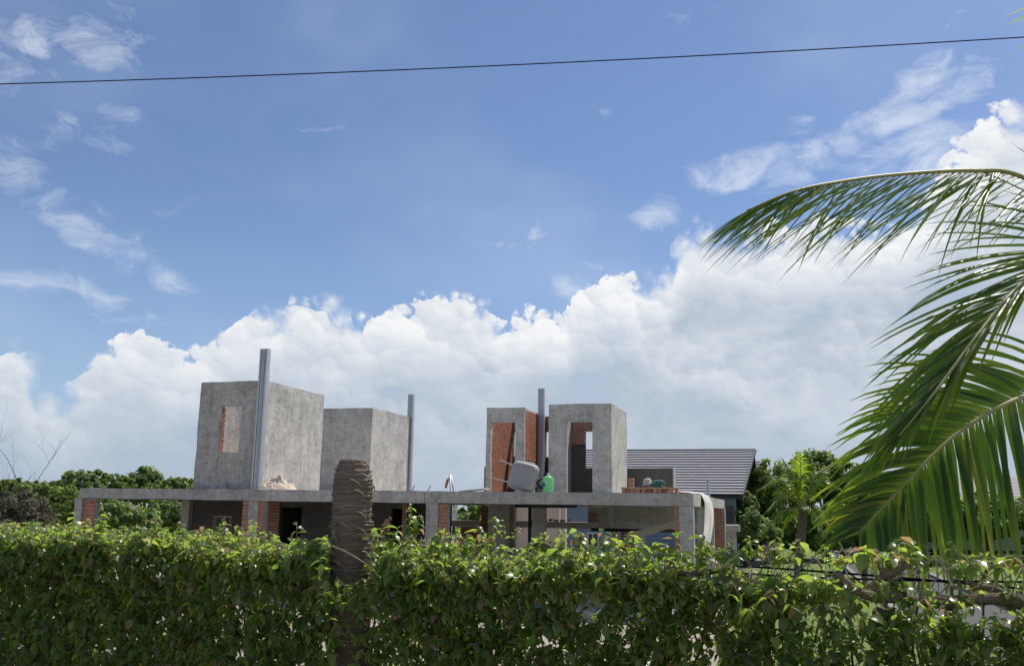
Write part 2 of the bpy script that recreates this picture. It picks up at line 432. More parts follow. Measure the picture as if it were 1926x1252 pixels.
# ------------------------------------------------------------------ builders
def tag(o, label=None, cat=None, group=None, kind=None):
    if label: o['label'] = label
    if cat: o['category'] = cat
    if group: o['group'] = group
    if kind: o['kind'] = kind
    return o
def empty(name, loc=(0, 0, 0), rz=0, label=None, cat=None, group=None):
    o = bpy.data.objects.new(name, None); COL.objects.link(o)
    o.location = loc; o.rotation_euler = (0, 0, rz); o.empty_display_size = 0.2
    return tag(o, label, cat, group)
def link(name, me, mat, parent=None, smooth=False):
    if mat is not None:
        me.materials.clear(); me.materials.append(MATS[mat])
    if smooth: me.polygons.foreach_set('use_smooth', [True] * len(me.polygons))
    o = bpy.data.objects.new(name, me); COL.objects.link(o)
    if parent is not None: o.parent = parent
    return o
class MB:
    def __init__(s): s.v = []; s.f = []
    def box(s, x0, x1, y0, y1, z0, z1, rot=None, c=None):
        b = len(s.v)
        P = [(x0, y0, z0), (x1, y0, z0), (x1, y1, z0), (x0, y1, z0), (x0, y0, z1), (x1, y0, z1), (x1, y1, z1), (x0, y1, z1)]
        if rot is not None:
            cc = Vector(c) if c is not None else Vector(((x0 + x1) / 2, (y0 + y1) / 2, (z0 + z1) / 2))
            P = [tuple(rot @ (Vector(p) - cc) + cc) for p in P]
        s.v += P
        s.f += [tuple(b + i for i in q) for q in ((0, 3, 2, 1), (4, 5, 6, 7), (0, 1, 5, 4), (1, 2, 6, 5), (2, 3, 7, 6), (3, 0, 4, 7))]
        return s
    def tube(s, pts, r, n=8, cap=True):
        pts = [Vector(p) for p in pts]; m = len(pts)
        if not hasattr(r, '__len__'): r = [r] * m
        b = len(s.v); ref = None
        for i, p in enumerate(pts):
            t = (pts[min(i + 1, m - 1)] - pts[max(i - 1, 0)]).normalized()
            if ref is None:
                ref = t.orthogonal().normalized()
            ref = (ref - t * ref.dot(t)).normalized()
            w = t.cross(ref)
            for k in range(n):
                a = 2 * math.pi * k / n
                s.v.append(tuple(p + (ref * math.cos(a) + w * math.sin(a)) * r[i]))
        for i in range(m - 1):
            for k in range(n):
                k2 = (k + 1) % n
                s.f.append((b + i * n + k, b + i * n + k2, b + (i + 1) * n + k2, b + (i + 1) * n + k))
        if cap:
            s.f.append(tuple(b + k for k in reversed(range(n)))); s.f.append(tuple(b + (m - 1) * n + k for k in range(n)))
        return s
    def lathe(s, prof, c, n=24):
        b = len(s.v)
        for (r, z) in prof:
            for k in range(n):
                a = 2 * math.pi * k / n
                s.v.append((c[0] + r * math.cos(a), c[1] + r * math.sin(a), c[2] + z))
        for i in range(len(prof) - 1):
            for k in range(n):
                k2 = (k + 1) % n
                s.f.append((b + i * n + k, b + i * n + k2, b + (i + 1) * n + k2, b + (i + 1) * n + k))
        s.f.append(tuple(b + k for k in reversed(range(n)))); s.f.append(tuple(b + (len(prof) - 1) * n + k for k in range(n)))
        return s
    def prism(s, poly, axis, a0, a1):        # polygon in the two other axes, swept along axis ('x','y','z')
        b = len(s.v); n = len(poly)
        for a in (a0, a1):
            for (p, q) in poly:
                s.v.append({'x': (a, p, q), 'y': (p, a, q), 'z': (p, q, a)}[axis])
        s.f.append(tuple(b + i for i in range(n))); s.f.append(tuple(b + n + i for i in reversed(range(n))))
        for i in range(n):
            j = (i + 1) % n
            s.f.append((b + i, b + n + i, b + n + j, b + j))
        return s
    def mesh(s, name):
        me = bpy.data.meshes.new(name); me.from_pydata(s.v, [], s.f)
        bm = bmesh.new(); bm.from_mesh(me); bmesh.ops.recalc_face_normals(bm, faces=bm.faces); bm.to_mesh(me); bm.free()
        return me
    def build(s, name, mat, parent=None, smooth=False, bevel=0.0, rough=0.0, cut=0.5):
        me = s.mesh(name)
        if rough: roughen(me, rough, cut)
        o = link(name, me, mat, parent, smooth)
        if bevel:
            m = o.modifiers.new('bevel', 'BEVEL'); m.width = bevel; m.segments = 2; m.limit_method = 'ANGLE'; m.harden_normals = False
        return o
def roughen(me, amp, cut=0.5):                # hand-made edges: cut long edges and shift the points a little
    bm = bmesh.new(); bm.from_mesh(me)
    for _ in range(5):
        es = [e for e in bm.edges if e.calc_length() > cut]
        if not es: break
        bmesh.ops.subdivide_edges(bm, edges=es, cuts=1, use_grid_fill=True)
    for v in bm.verts:
        p = v.co * 1.7
        v.co += Vector((mnoise.noise(p), mnoise.noise(p + Vector((31, 7, 3))), mnoise.noise(p + Vector((5, 41, 13))))) * amp
        p = v.co * 6
        v.co += Vector((mnoise.noise(p), mnoise.noise(p + Vector((31, 7, 3))), mnoise.noise(p + Vector((5, 41, 13))))) * amp * .5
    bm.to_mesh(me); bm.free()
def np_mesh(name, V, Q, rnd=None, tri=False, use_obj=0.0):
    me = bpy.data.meshes.new(name); k = Q.shape[1]
    me.vertices.add(len(V)); me.vertices.foreach_set('co', V.astype(np.float32).ravel())
    me.loops.add(Q.size); me.loops.foreach_set('vertex_index', Q.astype(np.int32).ravel())
    me.polygons.add(len(Q)); me.polygons.foreach_set('loop_start', np.arange(0, Q.size, k, dtype=np.int32))
    me.update(calc_edges=True)
    if rnd is not None:
        a = me.attributes.new('rnd', 'FLOAT', 'FACE'); a.data.foreach_set('value', rnd.astype(np.float32))
    if use_obj:
        a = me.attributes.new('use_obj', 'FLOAT', 'FACE'); a.data.foreach_set('value', np.full(len(Q), use_obj, np.float32))
    me.polygons.foreach_set('use_smooth', np.ones(len(Q), dtype=bool))
    return me
# a leaf blade: rows of (t, half width); 3 points to a row, folded along the midrib
OVATE = [(0, .06), (.18, .36), (.42, .50), (.74, .26), (1, .015)]
SIMPLE = [(0, .10), (.45, .46), (1, .06)]
def leaves(P, T, N, L, Wd, curl, fold, rows):
    n = len(P)
    T = T / np.linalg.norm(T, axis=1, keepdims=True)
    S = np.cross(T, N); S /= np.linalg.norm(S, axis=1, keepdims=True) + 1e-9
    N = np.cross(S, T)
    k = len(rows); V = np.zeros((n, k * 3, 3))
    c = np.where(np.abs(curl) < 1e-3, 1e-3, curl)
    for i, (t, w) in enumerate(rows):
        y = np.sin(c * t) / c; z = -(1 - np.cos(c * t)) / c
        ctr = P + T * (L * y)[:, None] + N * (L * z)[:, None]
        nn = N * np.cos(c * t)[:, None] + T * np.sin(c * t)[:, None]
        ww = (L * Wd * w)[:, None]
        V[:, i * 3] = ctr - S * ww + nn * ww * fold[:, None]
        V[:, i * 3 + 1] = ctr
        V[:, i * 3 + 2] = ctr + S * ww + nn * ww * fold[:, None]
    q = []
    for i in range(k - 1):
        a = i * 3; q += [(a, a + 1, a + 4, a + 3), (a + 1, a + 2, a + 5, a + 4)]
    q = np.array(q)
    Q = (q[None] + (np.arange(n) * k * 3)[:, None, None]).reshape(-1, 4)
    return V.reshape(-1, 3), Q, len(q)
def rnd_dirs(rng, n):
    v = rng.normal(size=(n, 3)); return v / np.linalg.norm(v, axis=1, keepdims=True)
def spline(pts, n):
    P = [Vector(p) for p in pts]; P = [P[0] * 2 - P[1]] + P + [P[-1] * 2 - P[-2]]
    out = []; m = len(P) - 3
    for i in range(n + 1):
        f = i / n * m; k = min(int(f), m - 1); t = f - k
        a, b, c, d = P[k:k + 4]
        out.append(0.5 * ((2 * b) + (c - a) * t + (2 * a - 5 * b + 4 * c - d) * t * t + (3 * b - a - 3 * c + d) * t ** 3))
    return out

# ------------------------------------------------------------------ ground, road, lawn
def sheet(name, poly, z, mat):
    me = bpy.data.meshes.new(name); me.from_pydata([(p[0], p[1], z) for p in poly], [], [tuple(range(len(poly)))])
    return tag(link(name, me, mat), kind='structure')
sheet('ground', [(-900, -300), (900, -300), (900, 1500), (-900, 1500)], 0.0, 'ground')
sheet('building_site_ground', [hw(u, v, 0) for u, v in ((-24, -10), (.9, -10), (.9, 17), (-24, 17))], 0.004, 'site_ground')
sheet('grass_verge', [hw(u, v, 0) for u, v in ((.9, -16), (4.8, -16), (4.8, 60), (.9, 60))], 0.005, 'lawn')
sheet('lawn', [hw(u, v, 0) for u, v in ((8.4, -12), (40, -12), (40, 40), (8.4, 40))], 0.006, 'lawn')
sheet('road', [hw(u, v, 0) for u, v in ((5.0, -16), (8.0, -16), (8.0, 60), (5.0, 60))], 0.008, 'asphalt')
for u0 in (4.8, 8.0):
    m = MB(); m.box(u0, u0 + .2, -16, 60, -.05, .12)
    o = m.build('kerb', 'kerb', None, bevel=.02); o.location = HC; o.rotation_euler = (0, 0, -HA); tag(o, kind='structure')

m = MB(); m.box(-14, 14, -9, 2.4, -.05, .98)  # unseen pale terrace, added; it bounces sunlight onto the hedge front
tag(m.build('bounce_terrace', 'floor_concrete', bevel=.02), kind='structure')

# ------------------------------------------------------------------ unfinished house
house = empty('unfinished_house', HC, -HA, 'unfinished grey concrete and brick house with bare rendered rooms on a flat slab', 'house')
ZS, ZB, ZT = 3.03, 2.72, 6.2             # slab top, soffit, top of the rooms
def hb(name, mat, boxes, parent=house, **kw):
    m = MB()
    for b in boxes: m.box(*b)
    return m.build(name, mat, parent, **kw)
hb('roof_slab', 'floor_concrete', [(-18.15, -.25, .25, 12.15, 2.88, ZS - .004)])
hb('edge_beam', 'beam_concrete', [(-18.3, -12.62, 0, .25, ZB + .01, ZS - .004)], rough=.014)
hb('edge_beam', 'plaster', [(-12.615, -7.09, -.006, .25, ZB, ZS + .004)], rough=.014)
hb('edge_beam', 'beam_concrete', [(-7.08, 0, .012, .25, ZB + .002, ZS)], rough=.014)
hb('edge_beam', 'plaster', [(-.25, .01, .255, 12.4, ZB, ZS)], rough=.012)
hb('edge_beam', 'beam_concrete', [(-18.3, -18.05, .255, 12.4, ZB, ZS)], rough=.012)
hb('edge_beam', 'beam_concrete', [(-18.045, -.255, 12.15, 12.4, ZB, ZS)], rough=.012)
for u in (-12.3, -7.3, -4.4): hb('cross_beam', 'beam_concrete', [(u - .12, u + .12, .255, 12.145, ZB + .01, 2.876)])
hb('ground_floor', 'floor_concrete', [(-18.3, 0.2, -.4, 12.6, -.1, .16)])

# bricks: collected first, the ones that show largest become objects
BR = []
def brick_wall(axis, a0, a1, face, sign, z0, z1, thick=.10, bl=.19, bh=.078, j=.017, pri=1, parent=house, name='brick_wall'):
    """axis 'u': wall runs along u, its face at v=face, looking towards -v (sign -1) or +v (sign 1); axis 'v' likewise."""
    d0, d1 = sorted((face - sign * .010, face - sign * thick))
    core = hb(name, 'mortar', [(a0, a1, d0, d1, z0, z1) if axis == 'u' else (d0, d1, a0, a1, z0, z1)], parent=parent)
    rr = random.Random(int(abs(a0 * 97 + face * 31 + z0 * 7) * 100))
    z = z0 + j * .5; row = 0
    while z + bh * .6 < z1:
        h = min(bh, z1 - z)
        a = a0 + j * .3 - (0.5 * (bl + j) if row % 2 else 0)
        while a < a1 - .03:
            s, e = max(a, a0 + .002), min(a + bl, a1 - .002)
            if e - s > .03:
                dep = .055
                off = rr.uniform(-.004, .005)
                c = face - sign * (dep / 2 - off)
                ctr = ((s + e) / 2, c, z + h / 2) if axis == 'u' else (c, (s + e) / 2, z + h / 2)
                dim = (e - s, dep, h) if axis == 'u' else (dep, e - s, h)
                BR.append((pri, core, ctr, dim, rr.random(), rr.uniform(-.012, .012)))
            a += bl + j
        z += bh + j; row += 1
    return core

# rooms: rendered walls on the slab
def room_walls(name, boxes): return hb(name, 'plaster', boxes, rough=.015, cut=.3)
T = .14
# front left room, with a window hole
lu0, lu1, lv0, lv1 = -14.55, -12.34, .32, 3.90
w0, w1, wz0, wz1 = -13.78, -13.10, 4.10, 5.47
room_walls('rendered_room', [(lu0, w0, lv0, lv0 + T, ZS, ZT), (w1, lu1, lv0, lv0 + T, ZS, ZT), (w0, w1, lv0, lv0 + T, ZS, wz0), (w0, w1, lv0, lv0 + T, wz1, ZT),
                             (lu1 - T, lu1, lv0 + T, lv1, ZS, ZT), (lu0, lu0 + T, lv0 + T, lv1, ZS, ZT), (lu0 + T, lu1 - T, lv1 - T, lv1, ZS, ZT - .005)])
brick_wall('v', lv0 + .012, lv0 + T + .05, w0 + .035, 1, wz0 + .01, wz1 - .01, thick=.034, pri=0, name='window_reveal', bl=.085, bh=.06)
# rear left room
room_walls('rendered_room', [(-14.55, -12.34, 7.65, 7.65 + T, ZS, ZT), (-12.34 - T, -12.34, 7.65 + T, 11.2, ZS, ZT), (-14.55, -14.55 + T, 7.65 + T, 11.2, ZS, ZT), (-14.55 + T, -12.34 - T, 11.2 - T, 11.2, ZS, ZT - .005)])
# right room with a tall doorway
ru0, ru1, rv0, rv1 = -5.62, -3.40, 7.7, 10.85
d0, d1, dz = -4.97, -4.07, 5.58
room_walls('rendered_room', [(ru0, d0, rv0, rv0 + T, ZS, ZT), (d1, ru1, rv0, rv0 + T, ZS, ZT), (d0, d1, rv0, rv0 + T, dz, ZT),
                             (ru1 - T, ru1, rv0 + T, rv1, ZS, ZT), (ru0, ru0 + T, rv0 + T, rv1 - T, ZS, ZT - .03)])
# narrow room to its left, brick inside, rendered in front
su0, su1 = -7.90, -6.50
sd0, sd1, sdz = -7.72, -6.83, 5.60
sz = 6.12
room_walls('rendered_room', [(su0, sd0, rv0, rv0 + T, ZS, sz), (sd1, su1, rv0, rv0 + T, ZS, sz), (sd0, sd1, rv0, rv0 + T, sdz, sz)])
# the back wall the two rooms share, with slit windows
slits = []
for (px0, px1) in ((966, 971.5), (1026.5, 1032), (1101, 1115.5)):
    slits.append((onv(px0, 840, rv1 - T)[0], onv(px1, 840, rv1 - T)[0]))
slit_z0 = onv(1108, 879.5, rv1 - T)[1]; slit_z1 = onv(1108, 811, rv1 - T)[1]
slits[0] = (slits[0][0] - .0, slits[0][1] + .25); slits[1] = (slits[1][0], slits[1][1] + .25); slits[2] = (slits[2][0], slits[2][1] + .15)
us = [su0] + [x for s_ in slits for x in s_] + [ru1 - T]
bx = []
for i in range(0, len(us), 2): bx.append((us[i], us[i + 1], rv1 - T + .05, rv1, ZS, 6.10))
for (a, b), zz in zip(slits, (4.6, 4.55, slit_z0)): bx += [(a, b, rv1 - T + .05, rv1, ZS, zz), (a, b, rv1 - T + .05, rv1, slit_z1, 6.10)]
hb('back_wall', 'dark_shaded_cement', bx)
zbrick = 5.02
def band(a0, a1, z0, z1, pri): brick_wall('u', a0, a1, rv1 - T, -1, z0, z1, thick=.05, pri=pri, bh=.070)
for i in range(0, len(us), 2): band(us[i] + .003, us[i + 1] - .003, zbrick if i >= 4 else 4.35, 6.10, 2)
for (a, b) in slits: band(a + .003, b - .003, slit_z1, 6.10, 2)
band(su0 + .1, slits[0][0] - .005, ZS, 4.34, 3)
# brick side walls of the narrow room
hb('side_wall', 'plaster', [(su1 - .10, su1 - .045, rv0 + T, rv1 - .11, ZS, 6.08)])
brick_wall('v', rv0 + T + .004, rv1 - .11, su1 + .0, 1, 4.30, 6.09, thick=.044, pri=1, bh=.070)
hb('side_render', 'plaster', [(su1 - .044, su1 - .012, rv0 + T + .004, rv1 - .11, ZS, 4.296)])
hb('side_wall', 'mortar', [(su0, su0 + .05, rv0 + T, rv1, ZS, 6.08)])
brick_wall('v', rv0 + T + .004, rv1 - .12, su0 + .10, 1, ZS, 6.06, thick=.049, pri=2, bh=.070)
hb('door_lining', 'brick', [(d0 - .03, d0 - .002, rv0 + T + .002, rv0 + T + .06, ZS, dz)])
brick_wall('u', su0 - .45, su0 - .01, rv0 + 1.2, -1, ZS, onv(912, 877, rv0 + 1.2)[1], thick=.1, pri=2, bh=.070)
# low dark wall at the back right
lw = 11.4
a, zt = onv(1181, 880, lw); b, _ = onv(1265, 880, lw)
hb('parapet_wall', 'dark_shaded_cement', [(a - 1.2, b, lw, lw + .26, ZS, zt)], rough=.01)
hb('parapet_lit_end', 'plaster', [(b + .001, b + .05, lw - .01, lw + .5, ZS, zt - .02)])  # paler material paints the sunlit end of the dark wall
brick_wall('u', onv(1181, 900, 10.9)[0], onv(1192, 900, 10.9)[0], 10.9, -1, ZS, onv(1190, 898, 10.9)[1], pri=2, bh=.070, name='brick_stub')

# steel posts: two lipped channels back to back
def steel_post(u, v, z0, z1, w=.26, dp=.17):
    h = w / 2; g = .028; l = .05
    poly = [(-h, 0), (-h, dp), (h, dp), (h, 0), (h - l, 0), (h - l, g), (g * 1.3, g), (g * 1.3, 0), (.006, 0), (.006, g * 1.6), (-.006, g * 1.6), (-.006, 0), (-g * 1.3, 0), (-g * 1.3, g), (-h + l, g), (-h + l, 0)]
    m = MB(); m.prism([(u + p, v + q) for p, q in poly], 'z', z0, z1)
    o = m.build('steel_post', 'galvanised_steel', house)
    return o
steel_post(-12.36, .13, ZS - .25, 7.12)
steel_post(-12.36, 11.25, ZS, onv(770, 741, 11.25)[1], .24)
pv = 9.6; pu = onv(1017, 800, pv)[0]
steel_post(pu, pv, ZS, onv(1017, 730, pv)[1], .235)

steel_post(onv(1331.5, 920, 8.0)[0], 8.0, ZS, onv(1331.5, 902, 8.0)[1], .12, .10)
# ground storey: columns and walls, read off the photograph at their depth
def U(px, v, y=960): return onv(px, y, v)[0]
def column(px0, px1, v, d=.25, mat='beam_concrete', z1=ZB, y=960):
    return hb('column', mat, [(U(px0, v, y), U(px1, v, y), v, v + d, .16, z1)], rough=.008)
def pier(px0, px1, v, pri, **kw):
    return brick_wall('u', U(px0, v), U(px1, v), v, -1, .16, ZB - .01, pri=pri, thick=.2, name='brick_pier', **kw)
column(139, 153, .03)
pier(153.3, 178, .10, 0, bl=.20, bh=.115, j=.018)
column(341, 355, 3.0)
pier(456, 467, .06, 0); column(467.3, 485, .04, mat='plaster'); pier(485.3, 497, .06, 0)
column(801, 823.5, .04); pier(823.8, 842, .08, 0)
column(1277, 1303.5, .03, d=.30, mat='plaster'); pier(1268, 1276.7, .06, 0)
# recessed rooms of the ground storey
v1 = 3.2
def X3(px): return U(px, v1)
dA0, dA1, dB0, dB1 = X3(527), X3(568), X3(736), X3(757)
dtop = onv(540, 953.5, v1)[1]
hb('recessed_wall', 'dark_shaded_cement', [(X3(356), X3(500), v1, v1 + .15, .16, 2.715), (X3(568), dB0, v1, v1 + .15, .16, 2.715), (dB1, X3(762), v1, v1 + .15, .16, 2.715),
                                    (X3(500), dA0, v1, v1 + .15, .16, 2.715), (dA0, dA1, v1, v1 + .15, dtop, 2.715), (dB0, dB1, v1, v1 + .15, dtop, 2.715)])  # plaster under the slab, its shade put into the dark colour
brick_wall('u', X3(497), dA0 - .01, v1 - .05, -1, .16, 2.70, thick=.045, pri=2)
hb('room_wall', 'dark_shaded_cement', [(X3(500), X3(762), 7.2, 7.35, .16, 2.715), (X3(500), X3(500) + .12, v1 + .16, 7.2, .16, 2.715), (X3(762) - .12, X3(762), v1 + .16, 7.2, .16, 2.715)])
brick_wall('u', dB1 + .01, X3(766), v1 - .05, -1, .16, 2.70, thick=.045, pri=3)
# inner columns in shade
column(919, 950, 4.6, d=.45); column(1001, 1022, 3.6, d=.4); column(1149, 1160, 10.8, d=.25, z1=1.9)
column(952, 967, 8.8, d=.3)
brick_wall('u', U(905, 9.0), U(918, 9.0), 9.0, -1, .16, ZB - .02, pri=2, name='brick_pier')
hb('recessed_wall', 'plaster', [(U(1106, 11.6), U(1268, 11.6), 11.6, 11.75, 2.13, 2.715)])
brick_wall('u', U(1106, 11.55), U(1124, 11.55), 11.54, -1, 2.14, 2.5, thick=.05, pri=2)
steel_post(U(1148, 10.6), 10.6, 2.0, ZB, .16, .12)
# back ledge
zl = 2.12
hb('ledge_beam', 'plaster', [(U(760, 12.2), U(1390, 12.2), 11.95, 12.14, 1.88, zl), (U(760, 12.2), U(1390, 12.2), 12.41, 12.6, 1.88, zl)], rough=.01)
brick_wall('u', U(848 + 12, 12.1), U(918, 12.1), 12.1, -1, .16, 1.87, pri=2)
brick_wall('u', U(780, 12.1), U(800, 12.1), 12.1, -1, .16, 1.87, pri=3)
for (p0, p1) in ((1168, 1182), (1188, 1201), (952, 966)): brick_wall('u', U(p0, 12.1, 1010), U(p1, 12.1, 1010), 12.1, -1, .16, 1.87, pri=3, name='brick_pier')
hb('end_wall', 'plaster', [(U(1366, 12.7), U(1383, 12.7), 12.65, 12.8, .16, onv(1370, 990, 12.7)[1])])
hb('end_wall_cap', 'floor_concrete', [(U(1363, 12.7), U(1388, 12.7), 12.6, 12.95, onv(1370, 990, 12.7)[1] + .003, onv(1370, 986, 12.7)[1])])
# right flank: columns behind the corner, with brick between
vA = onu(1310, 960, -.3)[0]
hb('flank_wall', 'plaster', [(U(1311, 5.5), U(1339, 5.5), 5.5, 5.65, .16, 2.715)])
hb('column', 'plaster', [(U(1338, 5.8), U(1341, 5.8) + .02, 5.66, 5.9, .16, ZB - .003)])
brick_wall('u', U(1341.5, 9.6), U(1361, 9.6), 9.6, -1, .16, ZB - .01, pri=1, name='brick_pier', bh=.085)
hb('column', 'plaster', [(U(1361, 9.7) + .002, U(1363.5, 9.7), 9.62, 9.9, .16, ZB - .003)])

# bricks become objects
BR.sort(key=lambda b: (b[0], -b[2][2]))
ub = MB(); ub.box(-.5, .5, -.5, .5, -.5, .5)
bme = ub.mesh('brick')
bm = bmesh.new(); bm.from_mesh(bme); bmesh.ops.bevel(bm, geom=list(bm.edges), offset=.05, segments=1, affect='EDGES'); bm.to_mesh(bme); bm.free()
bme.materials.append(MATS['brick'])
NB = 300
for (_, core, c, dm, rv, ry) in BR[:NB]:
    o = bpy.data.objects.new('brick', bme); COL.objects.link(o); o.parent = core
    o.location = c; o.scale = dm; o.rotation_euler = (0, 0, ry * .4)
m = MB(); rn = []
for (_, core, c, dm, rv, ry) in BR[NB:]:
    m.box(c[0] - dm[0] / 2, c[0] + dm[0] / 2, c[1] - dm[1] / 2, c[1] + dm[1] / 2, c[2] - dm[2] / 2, c[2] + dm[2] / 2); rn += [rv] * 6
o = np_mesh('brickwork', np.array(m.v), np.array(m.f), np.array(rn)); o.polygons.foreach_set('use_smooth', [False] * len(o.polygons))
tag(link('brickwork', o, 'brick', house), kind='stuff')
# black drain pipes hung under the slab
def pipe(pts, r, name='drain_pipe'):
    m = MB(); m.tube(pts, r, 12); return m.build(name, 'black_pipe', house, smooth=True)
pv_ = 1.0
za = onv(1020, 950.5, pv_)[1]
pipe([(U(969, pv_), pv_, za), (U(1085, pv_), pv_, za + .01)], .062)
for q in (975, 1050, 1062, 1081): pipe([(U(q, pv_), pv_, za), (U(q, pv_), pv_, 2.88)], .032, 'pipe_hanger')
pipe([(U(996.5, pv_), pv_ + .02, za), (U(996.5, pv_), pv_ + .02, .2)], .05)
pv2 = 9.0
zb = onv(1200, 997, pv2)[1]
pipe([(U(1112, pv2, 997), pv2, zb), (U(1274, pv2, 997), pv2, zb)], .055)

# ------------------------------------------------------------------ things on and in the house
def local_thing(name, u, v, z, label, cat, rz=0, group=None):
    return empty(name, hw(u, v, z), -HA + rz, label, cat, group)
# wheelbarrow on its side, tray turned to the street
wv = .45
wu, wz = onv(983, 896, wv)
wb = local_thing('wheelbarrow', wu, wv, ZS, 'upturned grey metal wheelbarrow leaning on the slab edge beside the green bottle', 'wheelbarrow')
px_m = 1700 / 23.4
m = MB()
def rr_ring(w, h, r, y, n=6):
    out = []
    for (cx, cz, a0) in ((w / 2 - r, h / 2 - r, 0), (-w / 2 + r, h / 2 - r, 90), (-w / 2 + r, -h / 2 + r, 180), (w / 2 - r, -h / 2 + r, 270)):
        for i in range(n + 1):
            a = R(a0 + 90 * i / n); out.append((cx + r * math.cos(a), y, cz + r * math.sin(a)))
    return out
tilt = Matrix.Rotation(R(13), 3, 'Y') @ Matrix.Rotation(R(-8), 3, 'X')
tc = Vector((0, 0, wz - ZS + .02))
rings = [rr_ring(.60, .58, .15, -.055), rr_ring(.68, .66, .17, -.048), rr_ring(.75, .73, .17, .09), rr_ring(.78, .76, .18, .10), rr_ring(.78, .76, .18, .115), rr_ring(.72, .70, .16, .11), rr_ring(.60, .58, .14, -.035)]
for g in rings: m.v += [tuple(tilt @ Vector(p) + tc) for p in g]
n = len(rings[0])
for i in range(len(rings) - 1):
    for k in range(n): m.f.append((i * n + k, i * n + (k + 1) % n, (i + 1) * n + (k + 1) % n, (i + 1) * n + k))
m.f.append(tuple(range(n))); m.f.append(tuple((len(rings) - 1) * n + k for k in reversed(range(n))))
m.build('tray', 'tray_metal', wb, smooth=True)
def wpt(px, py, dv): 
    u_, z_ = onv(px, py, wv + dv); return (u_ - wu, dv, z_ - ZS)
for pts in ([wpt(939, 864, .22), wpt(962, 874, .16), wpt(1000, 893, .14), wpt(1022, 905, .16)], [wpt(928, 899, .10), wpt(950, 905, .12), wpt(1000, 912, .14), wpt(1024, 913, .16)]):
    MB().tube(pts, .018, 8).build('handle', 'tray_metal', wb, smooth=True)
for q in ((948, .26), (958, .3)):
    MB().tube([wpt(q[0], 872 if q[0] < 950 else 880, .2), wpt(q[0] - 4, 919, q[1])], .014, 6).build('leg', 'timber', wb)
m = MB(); wc = Vector(wpt(1020, 909, .17)); ax = Vector((.5, -.75, .3)).normalized()
e1 = ax.orthogonal().normalized(); e2 = ax.cross(e1)
m.tube([wc + (e1 * math.cos(a) + e2 * math.sin(a)) * .125 for a in [2 * math.pi * k / 20 for k in range(21)]], .042, 8)
whl = m.build('wheel', 'rubber', wb, smooth=True)
MB().tube([wc - ax * .03, wc + ax * .03], .085, 16).build('rim', 'tray_metal', whl)
# green bottle
bu, _ = onv(1031, 905, .62)
bt = local_thing('water_bottle', bu, .62, ZS, 'big green plastic water bottle with a blue label standing beside the wheelbarrow', 'bottle')
prof = [(.10, 0), (.142, .012), (.148, .04), (.141, .055), (.148, .07), (.148, .115), (.141, .125), (.148, .14), (.148, .30), (.141, .315), (.148, .33), (.142, .36), (.118, .405), (.075, .435), (.034, .45), (.032, .475)]
MB().lathe(prof, (0, 0, 0), 28).build('body', 'green_plastic', bt, smooth=True)
MB().lathe([(.036, .476), (.036, .50), (.03, .505)], (0, 0, 0), 18).build('cap', 'white_frame', bt)
m = MB(); aa = [R(a) for a in range(185, 262, 7)]
for a in aa: m.v += [(.1495 * math.cos(a), .1495 * math.sin(a), .15), (.1495 * math.cos(a), .1495 * math.sin(a), .25)]
m.f = [(2 * i, 2 * i + 2, 2 * i + 3, 2 * i + 1) for i in range(len(aa) - 1)]
m.build('label', 'label_blue', bt, smooth=True)
# sand heap
def heap(name, u, v, z, rx, ry, h, mat, label, cat, seed):
    n = 40; V = []; F = []
    for i in range(n + 1):
        for k in range(n + 1):
            x = (i / n * 2 - 1); y = (k / n * 2 - 1); r = math.hypot(x, y)
            hh = max(0, 1 - r) ** .8 * h
            q = Vector((x * 3 + seed, y * 3, 0))
            hh = max(-.02, hh * (1 + .55 * mnoise.noise(q) + .35 * mnoise.noise(q * 3.1) + .2 * mnoise.noise(q * 8)) - .012)
            V.append((x * rx, y * ry, hh))
    for i in range(n):
        for k in range(n):
            a = i * (n + 1) + k; F.append((a, a + n + 1, a + n + 2, a + 1))
    me = bpy.data.meshes.new(name); me.from_pydata(V, [], F)
    o = link(name, me, mat, None, True); o.location = hw(u, v, z); o.rotation_euler = (0, 0, -HA)
    return tag(o, label, cat)
su_, _ = onv(523, 910, .45)
heap('sand_heap', su_, .42, ZS, .62, .36, .37, 'sand', 'heap of pale sand on the slab beside the steel post', 'sand heap', 3)
